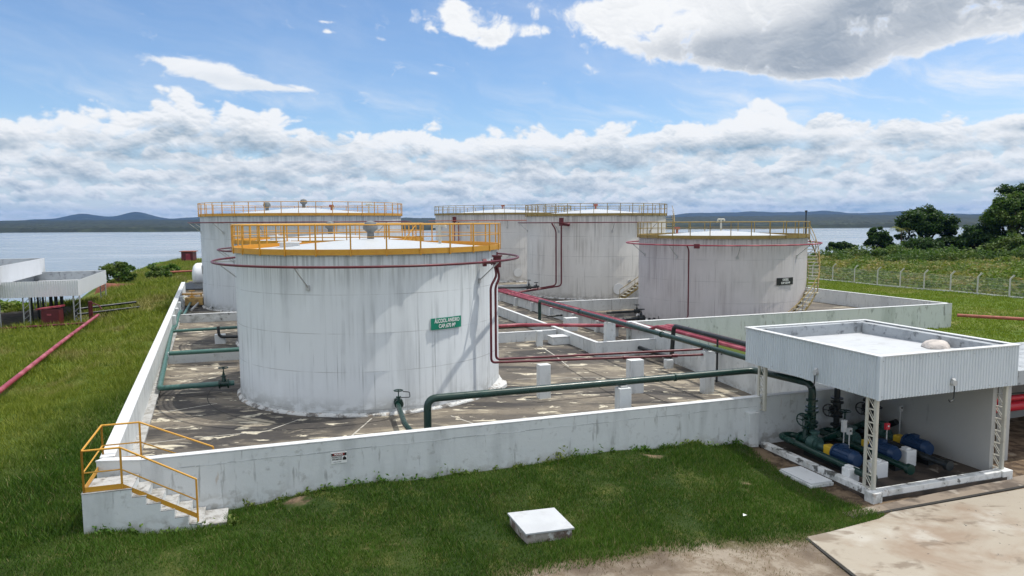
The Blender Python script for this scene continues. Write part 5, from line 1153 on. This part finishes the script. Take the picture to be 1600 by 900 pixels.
# red pipe on the right-hand grass
pipe('fire_water_pipe', [(32.6, 51.6, .42), (46, 46.4, .05)], .12, mRust, 'rusty red pipe running right from the corner of the far yard over bright grass', n=10)
for i, q2 in enumerate((.35, .75)): tag(MB().cyl((32.6+13.4*q2, 51.6-5.2*q2, -.8), (32.6+13.4*q2, 51.6-5.2*q2, .2-.3*q2), .06, n=6).build('pipe_stand', mRust), ['stand under the rusty pipe nearer the yard corner', 'stand under the rusty pipe nearer the right edge'][i], 'stand', 'stands of the rusty pipe')

# ------------------------------------------------------------------ perimeter fence
fpts = [(38.2, 96.5), (39.3, 92.6), (40.4, 89.2), (41.6, 86.0), (42.8, 82.9), (44.0, 80.2), (45.2, 77.6), (46.5, 75.0), (47.8, 72.6), (49.0, 69.6), (50.3, 66.7), (51.6, 63.8)]
fe = thing('perimeter_fence', (45, 80, -.4), 'wire fence with leaning-top concrete posts between the bright grass and the scrub', 'fence')
pb_ = MB(); pb_.box((0, 0, .75), (.13, .13, 2.1)); pb_.add([(-.065, -.065, 1.8), (.065, -.065, 1.8), (.065, .065, 1.8), (-.065, .065, 1.8), (.26, -.13, 2.25), (.40, -.13, 2.17), (.40, 0, 2.17), (.26, 0, 2.25)], [(0, 3, 2, 1), (4, 5, 6, 7), (0, 1, 5, 4), (1, 2, 6, 5), (2, 3, 7, 6), (3, 0, 4, 7)])
mPost = pmat('fence_post_concrete', (.50, .50, .46), .8)
po = pb_.build('post', mPost); 
for i, (x_, y_) in enumerate(fpts):
    o_ = po if i == 0 else po.copy()
    if i: C.objects.link(o_)
    o_.parent = fe; o_.location = (x_-45, y_-80, gz1(x_, y_)+.4); o_.rotation_euler = (0, 0, R(-25))
mb = MB()
for i in range(len(fpts)-1):
    a, b_ = fpts[i], fpts[i+1]; za, zb_ = gz1(*a), gz1(*b_)
    for h in (.15, .45, .75, 1.05, 1.35, 1.6, 1.75): mb.cyl((a[0], a[1], za+h), (b_[0], b_[1], zb_+h), .006, n=4, caps=False)
    for k in range(30):
        f0, f1 = k/30, (k+3)/30
        for s_ in (0, 1):
            g0_, g1_ = (f0, min(f1, 1)) if s_ else (min(f1, 1), f0)
            pa = (a[0]+(b_[0]-a[0])*g0_, a[1]+(b_[1]-a[1])*g0_, za+.1); pc = (a[0]+(b_[0]-a[0])*g1_, a[1]+(b_[1]-a[1])*g1_, za+1.75); mb.cyl(pa, pc, .004, n=3, caps=False)
mb.build('wire_mesh', mGry, fe)
mb = MB()
for i in range(len(fpts)-1):
    a, b_ = fpts[i], fpts[i+1]; mb.prism([(a[0]-.1, a[1]), (b_[0]-.1, b_[1]), (b_[0]+.1, b_[1]), (a[0]+.1, a[1])], -1, [gz1(*a)+.12, gz1(*b_)+.12, gz1(*b_)+.12, gz1(*a)+.12])
mb.build('footing', mBlock, fe)

# ------------------------------------------------------------------ leaves, bushes, trees
def quads(name, P, size, mat, parent=None, flat=.5, seed=0, aspect=1.6):
    """a cloud of small leaf-clump faces at the points P (n,3)"""
    g = np.random.default_rng(seed); n = len(P); off = np.array(org(parent))
    nrm = g.normal(size=(n, 3)); nrm[:, 2] = np.abs(nrm[:, 2])+flat; nrm /= np.linalg.norm(nrm, axis=1)[:, None]
    t1 = np.cross(nrm, g.normal(size=(n, 3))); t1 /= np.linalg.norm(t1, axis=1)[:, None]; t2 = np.cross(nrm, t1)
    s_ = (size*(.6+.8*g.random(n)))[:, None]
    V = np.stack([P-t1*s_*.5*aspect, P-t2*s_*.38, P+t1*s_*.5*aspect-nrm*s_*.12, P+t2*s_*.38], 1).reshape(-1, 3)-off
    me = bpy.data.meshes.new(name); me.vertices.add(4*n); me.vertices.foreach_set('co', V.astype(np.float32).ravel())
    me.loops.add(4*n); me.loops.foreach_set('vertex_index', np.arange(4*n, dtype=np.int32)); me.polygons.add(n); me.polygons.foreach_set('loop_start', np.arange(0, 4*n, 4, dtype=np.int32)); me.update(calc_edges=True)
    me.materials.append(mat); o = bpy.data.objects.new(name, me); C.objects.link(o); o.parent = parent; return o
def clumps(g, c, rad, k, per, cr):
    """points gathered in clumps over the outside of an ellipsoid"""
    out = []
    for i in range(k):
        d = g.normal(size=3); d /= np.linalg.norm(d); d[2] = abs(d[2])*1.0 if g.random() < .75 else d[2]
        cc = np.array(c)+d*np.array(rad)*(.55+.45*g.random()); r = cr*(.6+.8*g.random())
        q = g.normal(size=(per, 3)); q /= np.linalg.norm(q, axis=1)[:, None]; q *= (g.random(per)**.4)[:, None]*r*np.array([1, 1, .7]); out.append(cc+q)
    return np.concatenate(out)
def tree(name, x, y, h, w_, label, mat, seed, group=None, k=46, per=150, leaf=.30, trunk_h=.35, lobes=None, cr=None):
    g = np.random.default_rng(seed); z0 = gz1(x, y)-.2; t_ = thing(name, (x, y, z0), label, 'tree', group)
    c = (x, y, z0+h*(.5+trunk_h*.35)); rad = (w_*.5, w_*.5, h*(.5-max(trunk_h, 0)*.35)); cr = cr or w_*.13
    P = clumps(g, c, rad, k, per, cr)
    if lobes:
        for (dx, dy, dz, rw, rh, kk) in lobes: P = np.concatenate([P, clumps(g, (x+dx, y+dy, z0+dz), (rw, rw, rh), kk, per, cr)])
    quads('crown', P, leaf, mat, t_, seed=seed)
    mb = MB(); mb.tube([(x, y, z0-.5), (x+.1, y, z0+h*.25), (x-.1, y+.1, z0+h*.6)], [w_*.045, w_*.035, w_*.015], 8)
    for i in range(9):
        a = g.random()*6.28; rr = w_*(.22+.2*g.random()); zz = h*(.45+.4*g.random()); s0 = h*(.15+.25*g.random())
        mb.tube([(x, y, z0+s0), (x+rr*.5*math.cos(a), y+rr*.5*math.sin(a), z0+(s0+zz)*.55), (x+rr*math.cos(a), y+rr*math.sin(a), z0+zz)], [w_*.022, w_*.014, w_*.006], 6)
    mb.build('trunk', mBark, t_, smooth=1.2); return t_
tree('broad_tree', 88.5, 152, 10.6, 11.0, 'broad dark round-crowned tree by the water, left of the big grove', mLeafD, 1, k=130, per=170, leaf=.40, trunk_h=.22, cr=1.2)
tree('bushy_tree', 78.5, 152, 6.8, 5.0, 'small bushy tree just left of the broad dark tree', mLeafD, 2, k=60, per=120, leaf=.36, trunk_h=.05, lobes=[(1.5, 0, 1.8, 2.2, 1.8, 20)])
tree('bushy_tree', 74.3, 158, 4.3, 5.0, 'low twin-crowned bush, leftmost on the bank at the right', mLeafD, 3, k=36, per=100, leaf=.36, trunk_h=0, lobes=[(-2.6, 0, 2.4, 1.5, 1.6, 14), (1.5, -1, 1.2, 2.5, 1.2, 16)])
tree('tall_tree', 97.5, 139, 12.3, 9.0, 'tall dark tree at the right edge, its top above the horizon', mLeafM, 4, k=130, per=150, leaf=.38, trunk_h=.12, lobes=[(-2.5, 0, 7, 3.2, 3, 24), (2.5, 1, 10.5, 3.0, 2.0, 18)])
tree('tall_tree', 104.5, 143, 15.2, 8.5, 'tallest tree, with open flat-topped crown, cut by the right edge', mLeafD, 5, k=60, per=110, leaf=.38, trunk_h=.45, lobes=[(-4.5, 0, 12.4, 2.5, 1.2, 12), (2, 0, 9.5, 4, 3, 30)])
tree('bushy_tree', 92.0, 141, 7.2, 7.5, 'rounded dark bush filling the gap between the broad tree and the tall tree', mLeafD, 6, k=80, per=130, leaf=.36, trunk_h=-.1)
tree('bushy_tree', 100.5, 131, 6.8, 7.5, 'olive-green bush in front of the tall trees', mLeafM, 7, k=80, per=130, leaf=.34, trunk_h=-.15)
tree('bushy_tree', 94.0, 134, 4.6, 7.5, 'wide shrub over the red earth below the tall trees', mLeafM, 12, k=70, per=130, leaf=.34, trunk_h=-.15)
tree('bushy_tree', 84.5, 146, 4.4, 8.5, 'dark shrub at the foot of the broad tree', mLeafD, 8, k=70, per=120, leaf=.34, trunk_h=-.15)
tree('bushy_tree', 91.0, 148, 5.0, 7.0, 'shady shrub behind the foot of the broad tree', mLeafD, 9, k=60, per=120, leaf=.34, trunk_h=-.15)
tree('bushy_tree', 106, 132, 8.2, 8.0, 'shrub at the right edge beside the palm', mLeafM, 10, k=80, per=130, leaf=.34, trunk_h=-.1)
tree('bushy_tree', 77.5, 145, 2.8, 7.0, 'low shrub on the bank below the small bushy tree', mLeafM, 14, k=50, per=110, leaf=.32, trunk_h=-.2)
tree('bank_bush', -54.0, 97, 3.4, 4.4, 'leafy bush on the river bank right of the white canopies', mLeafM, 11, k=60, per=70, leaf=.26, trunk_h=-.2)
tree('bank_bush', -45.5, 91, 2.6, 3.6, 'low bush growing on the red bank beside the black level pipes', mLeafM, 13, k=22, per=90, leaf=.26, trunk_h=.05)
tree('bank_bush', -51.5, 106, 1.7, 3.4, 'low weedy bush in the far grass behind the leafy one', mWeed, 16, k=22, per=90, leaf=.26, trunk_h=.05)
def palm(x, y, h, label, seed, n=16, ln=2.6):
    g = np.random.default_rng(seed); z0 = gz1(x, y); t_ = thing('palm', (x, y, z0), label, 'palm')
    MB().tube([(x, y, z0-.3), (x+.1, y, z0+h*.5), (x, y, z0+h)], [.16, .13, .11], 8).build('trunk', mBark, t_)
    fr = MB()
    for i in range(n):
        a = 2*math.pi*i/n+g.random()*.3; up = .3+.9*g.random(); L_ = ln*(.8+.4*g.random()); pts = []
        for k in range(9): q = k/8; pts.append(Vector((x+math.cos(a)*L_*q, y+math.sin(a)*L_*q, z0+h+L_*(up*q-(.55+up*.5)*q*q))))
        for k in range(1, 9):
            d = (pts[k]-pts[k-1]).normalized(); s_ = Vector((-math.sin(a), math.cos(a), 0)); lw = .55*math.sin(math.pi*(.12+.85*k/9))
            for sg in (-1, 1): e = pts[k]+s_*sg*lw+d*.25-Vector((0, 0, .22)); fr.add([pts[k-1], pts[k-1]+d*.10, e, e-d*.05], [(0, 1, 2, 3)]); m2_ = (pts[k-1]+pts[k])/2; e = m2_+s_*sg*lw+d*.25-Vector((0, 0, .22)); fr.add([m2_, m2_+d*.10, e, e-d*.05], [(0, 1, 2, 3)])
    fr.build('fronds', mPalm, t_); return t_
palm(98.5, 122, 5.4, 'yellow-green palm at the right edge among the shrubs', 3, ln=3.2)
palm(82.6, 151, 6.0, 'small yellowing palm against the left side of the broad tree', 4, n=12, ln=2.0)

def interp_grid(A, x, y):
    ix = np.clip(np.searchsorted(gx, x)-1, 0, len(gx)-2); iy = np.clip(np.searchsorted(gy, y)-1, 0, len(gy)-2)
    fx = np.clip((x-gx[ix])/(gx[ix+1]-gx[ix]), 0, 1); fy = np.clip((y-gy[iy])/(gy[iy+1]-gy[iy]), 0, 1)
    return (A[iy, ix]*(1-fx)+A[iy, ix+1]*fx)*(1-fy)+(A[iy+1, ix]*(1-fx)+A[iy+1, ix+1]*fx)*fy
# undergrowth: scrub on the bank behind the fence and along the river, countless plants
g = np.random.default_rng(5)
def scatter(poly_pts, n, sizef, zup, seed):
    g = np.random.default_rng(seed); xs = [p[0] for p in poly_pts]; ys = [p[1] for p in poly_pts]; out = []
    while sum(len(o) for o in out) < n:
        a = g.uniform(min(xs), max(xs), n); b = g.uniform(min(ys), max(ys), n); k = seg_dist(a, b, poly_pts) < 0; out.append(np.stack([a[k], b[k]], 1))
    P = np.concatenate(out)[:n]; P = P[interp_grid(a_red, P[:, 0], P[:, 1]) < .35]; n = len(P); z = gz(P[:, 0], P[:, 1]); hh = zup*(np.clip(.45+.9*fbm(P[:, 0]*.16, P[:, 1]*.16, 4, .6, seed)+1.5*np.clip(fbm(P[:, 0]*.07, P[:, 1]*.09, 3, .5, seed+9), -.2, .6), .02, 2.0))
    return np.stack([P[:, 0], P[:, 1], z+hh*g.random(n)**.6], 1)
SC = [(39.6, 92.8), (45.2, 79.2), (50, 68.5), (52.6, 63), (90, 60), (125, 118), (110, 140), (92, 160), (75, 168), (60, 172), (44, 178), (36, 120)]
P = scatter(SC, 110000, None, 1.25, 21)
tag(quads('undergrowth', P, .30, mScrub, seed=2, flat=.5), kind='stuff')
P = scatter([(70, 126), (100, 122), (125, 124), (112, 145), (92, 162), (66, 168)], 40000, None, 2.4, 22)
tag(quads('undergrowth', P, .34, mLeafM, seed=3, flat=.5), kind='stuff')
P = scatter([(-90, 65.5), (-62, 67), (-48, 70), (-48, 74), (-60, 71), (-90, 69)], 7000, None, 1.3, 23)
tag(quads('bank_scrub', P, .34, mLeafB, seed=4, flat=.7), kind='stuff')
P = scatter([(-57, 100), (-50, 98), (-45, 108), (-60, 138), (-72, 150), (-71, 141), (-61, 114)], 5000, None, .35, 24)
tag(quads('bank_scrub', P, .22, mLeafB, seed=5, flat=.6), kind='stuff')
# weeds at the foot of the front wall and stairs
P = []
for i in range(150):
    s_ = g.uniform(.2, 20.3); v_ = -abs(g.normal(0, .10))-.03
    if s_ < 3.8: v_ -= 1.12
    p = UV(F0, s_, v_); z = gz1(*p); m_ = int(g.integers(5, 22)); r = g.uniform(.05, .16)
    if g.random() < .06 or 13.0 < s_ < 14.6: r *= 1.9
    q2 = g.normal(size=(m_, 3))*r*.5; P.append(np.stack([p[0]+q2[:, 0], p[1]+q2[:, 1]*.5, z+np.abs(q2[:, 2])*1.4], 1))
tag(quads('wall_weeds', np.concatenate(P), .07, mWeed, seed=6, flat=.1), kind='stuff')

# ------------------------------------------------------------------ grass: single blades
mGr = bpy.data.materials.new('grass_blades'); mGr.use_nodes = True; t = N(mGr.node_tree); b = mGr.node_tree.nodes['Principled BSDF']
ge = t.new('ShaderNodeNewGeometry'); pos = ge.outputs['Position']; rn_ = ge.outputs['Random Per Island']
sx_ = t.new('ShaderNodeSeparateXYZ'); t.l.new(pos, sx_.inputs[0]); n1 = t.noise(pos, .16, 6, .6); n2 = t.noise(pos, 1.1, 5, .6)
near = t.mix(rn_, (.024, .066, .008), (.085, .155, .018)); near = t.mix(t.m('MULTIPLY', t.ss(n1, .44, .62), .55), near, (.085, .165, .02)); near = t.mix(t.m('MULTIPLY', t.ss(n2, .52, .70), .7), near, (.10, .14, .028)); near = t.mix(t.ss(rn_, .93, .96), near, (.22, .20, .09))
farc = t.mix(rn_, (.115, .155, .018), (.24, .265, .038)); farc = t.mix(t.ss(n1, .50, .62), farc, (.24, .22, .075)); farc = t.mix(t.m('MULTIPLY', t.ss(sx_.outputs[0], 14, 20), .6), farc, (.20, .27, .03)); farc = t.mix(t.ss(n2, .55, .72), farc, (.10, .16, .025))
fw = t.m('MAXIMUM', t.ss(sx_.outputs[0], -13.5, -18), t.ss(sx_.outputs[0], 14, 20))
col = t.mix(fw, near, farc); t.put(b.inputs['Base Color'], col); b.inputs['Roughness'].default_value = .6; b.inputs['Specular IOR Level'].default_value = .2
tr = t.new('ShaderNodeBsdfTranslucent'); t.put(tr.inputs[0], t.mix(1.0, col, (1.0, 1.2, .5), 'MULTIPLY')); mx = t.new('ShaderNodeMixShader'); mx.inputs[0].default_value = .25
o = mGr.node_tree.nodes['Material Output']; t.l.new(b.outputs[0], mx.inputs[1]); t.l.new(tr.outputs[0], mx.inputs[2]); t.l.new(mx.outputs[0], o.inputs[0])
BARE = np.maximum(np.maximum(a_sand*1.0, a_brown), a_red)
def blades(name, poly, dens, h, wd, seed, mat=None, lo=-9, hi=.42):
    g = np.random.default_rng(seed); xs = [p[0] for p in poly]; ys = [p[1] for p in poly]; A = (max(xs)-min(xs))*(max(ys)-min(ys)); n = int(A*dens)
    x = g.uniform(min(xs), max(xs), n); y = g.uniform(min(ys), max(ys), n)
    k = (seg_dist(x, y, poly) < 0) & (seg_dist(x, y, YARD) > .22) & (seg_dist(x, y, shf) > .25) & (seg_dist(x, y, APRON) > 0)
    stp = [UV(FO, a, b) for a, b in ((.05, -.03), (3.35, -.03), (3.35, 1.15), (.05, 1.15))]; k &= seg_dist(x, y, stp) > 0
    k &= seg_dist(x, y, [(.31, 17.16), (1.56, 17.51), (1.12, 18.80), (-.16, 18.46)]) > .02
    x, y = x[k], y[k]; bare = interp_grid(BARE, x, y)+.45*fbm(x*.8, y*.8, 4, .6, seed+2)+.7*sstep(fbm(x*.45+3, y*.6, 3, .5, 77), .36, .50)*(x > -11); k = ((bare < hi) | ((bare < hi+.2) & (g.random(len(x)) < .3))) & (bare > lo); x, y = x[k], y[k]
    tuft = fbm(x*.55, y*.55, 5, .6, seed+1); z = interp_grid(GZ, x, y); n = len(x)
    hh = h*(.55+.8*g.random(n))*np.clip(1+1.7*tuft, .30, 2.6); a = g.random(n)*2*math.pi; ln = hh*(.25+.8*g.random(n)); la = g.random(n)*2*math.pi
    w2 = wd*(.7+.6*g.random(n)); dx, dy = np.cos(a)*w2, np.sin(a)*w2
    V = np.stack([np.stack([x-dx, y-dy, z-.02], 1), np.stack([x+dx, y+dy, z-.02], 1), np.stack([x+np.cos(la)*ln, y+np.sin(la)*ln, z+hh], 1)], 1).reshape(-1, 3).astype(np.float32)
    me = bpy.data.meshes.new(name); me.vertices.add(3*n); me.vertices.foreach_set('co', V.ravel()); me.loops.add(3*n); me.loops.foreach_set('vertex_index', np.arange(3*n, dtype=np.int32)); me.polygons.add(n); me.polygons.foreach_set('loop_start', np.arange(0, 3*n, 3, dtype=np.int32)); me.update(calc_edges=True)
    me.materials.append(mat or mGr); o = bpy.data.objects.new(name, me); C.objects.link(o); tag(o, kind='stuff'); return n
nb_ = blades('grass', [(-14, 12.2), (-2, 12.2), (6, 14.5), (10.6, 19), (9.1, 24.6), (8.4, 25), (-11.3, 18.3), (-14.5, 24)], 1100, .10, .011, 31)
nb_ += blades('grass', [(-26, 16), (-14, 12), (-10.5, 18.3), (-16.5, 33), (-34, 33)], 420, .17, .014, 32)
nb_ += blades('grass', [(-34, 33), (-16.5, 33), (-24.6, 52), (-44, 52)], 130, .26, .026, 33)
nb_ += blades('grass', [(-44, 52), (-24.6, 52), (-41, 90), (-41, 118), (-66, 150), (-73, 155), (-60, 112), (-56, 98), (-50, 88), (-49, 74), (-48, 66), (-37, 60)], 48, .42, .05, 34)
nb_ += blades('grass', [(13, 32), (24, 30), (50, 36), (56, 60), (50, 68), (38, 97), (30, 100), (23, 79)], 60, .15, .042, 35)
mDry = leaf_mat('dry_grass', (.16, .13, .07), (.30, .25, .14), (.12, .09, .05))
blades('dry_grass', [(-6, 13), (5, 13), (12, 17), (10.8, 19.4), (8.2, 25), (-9, 20)], 420, .05, .009, 41, mDry, .12, .80)
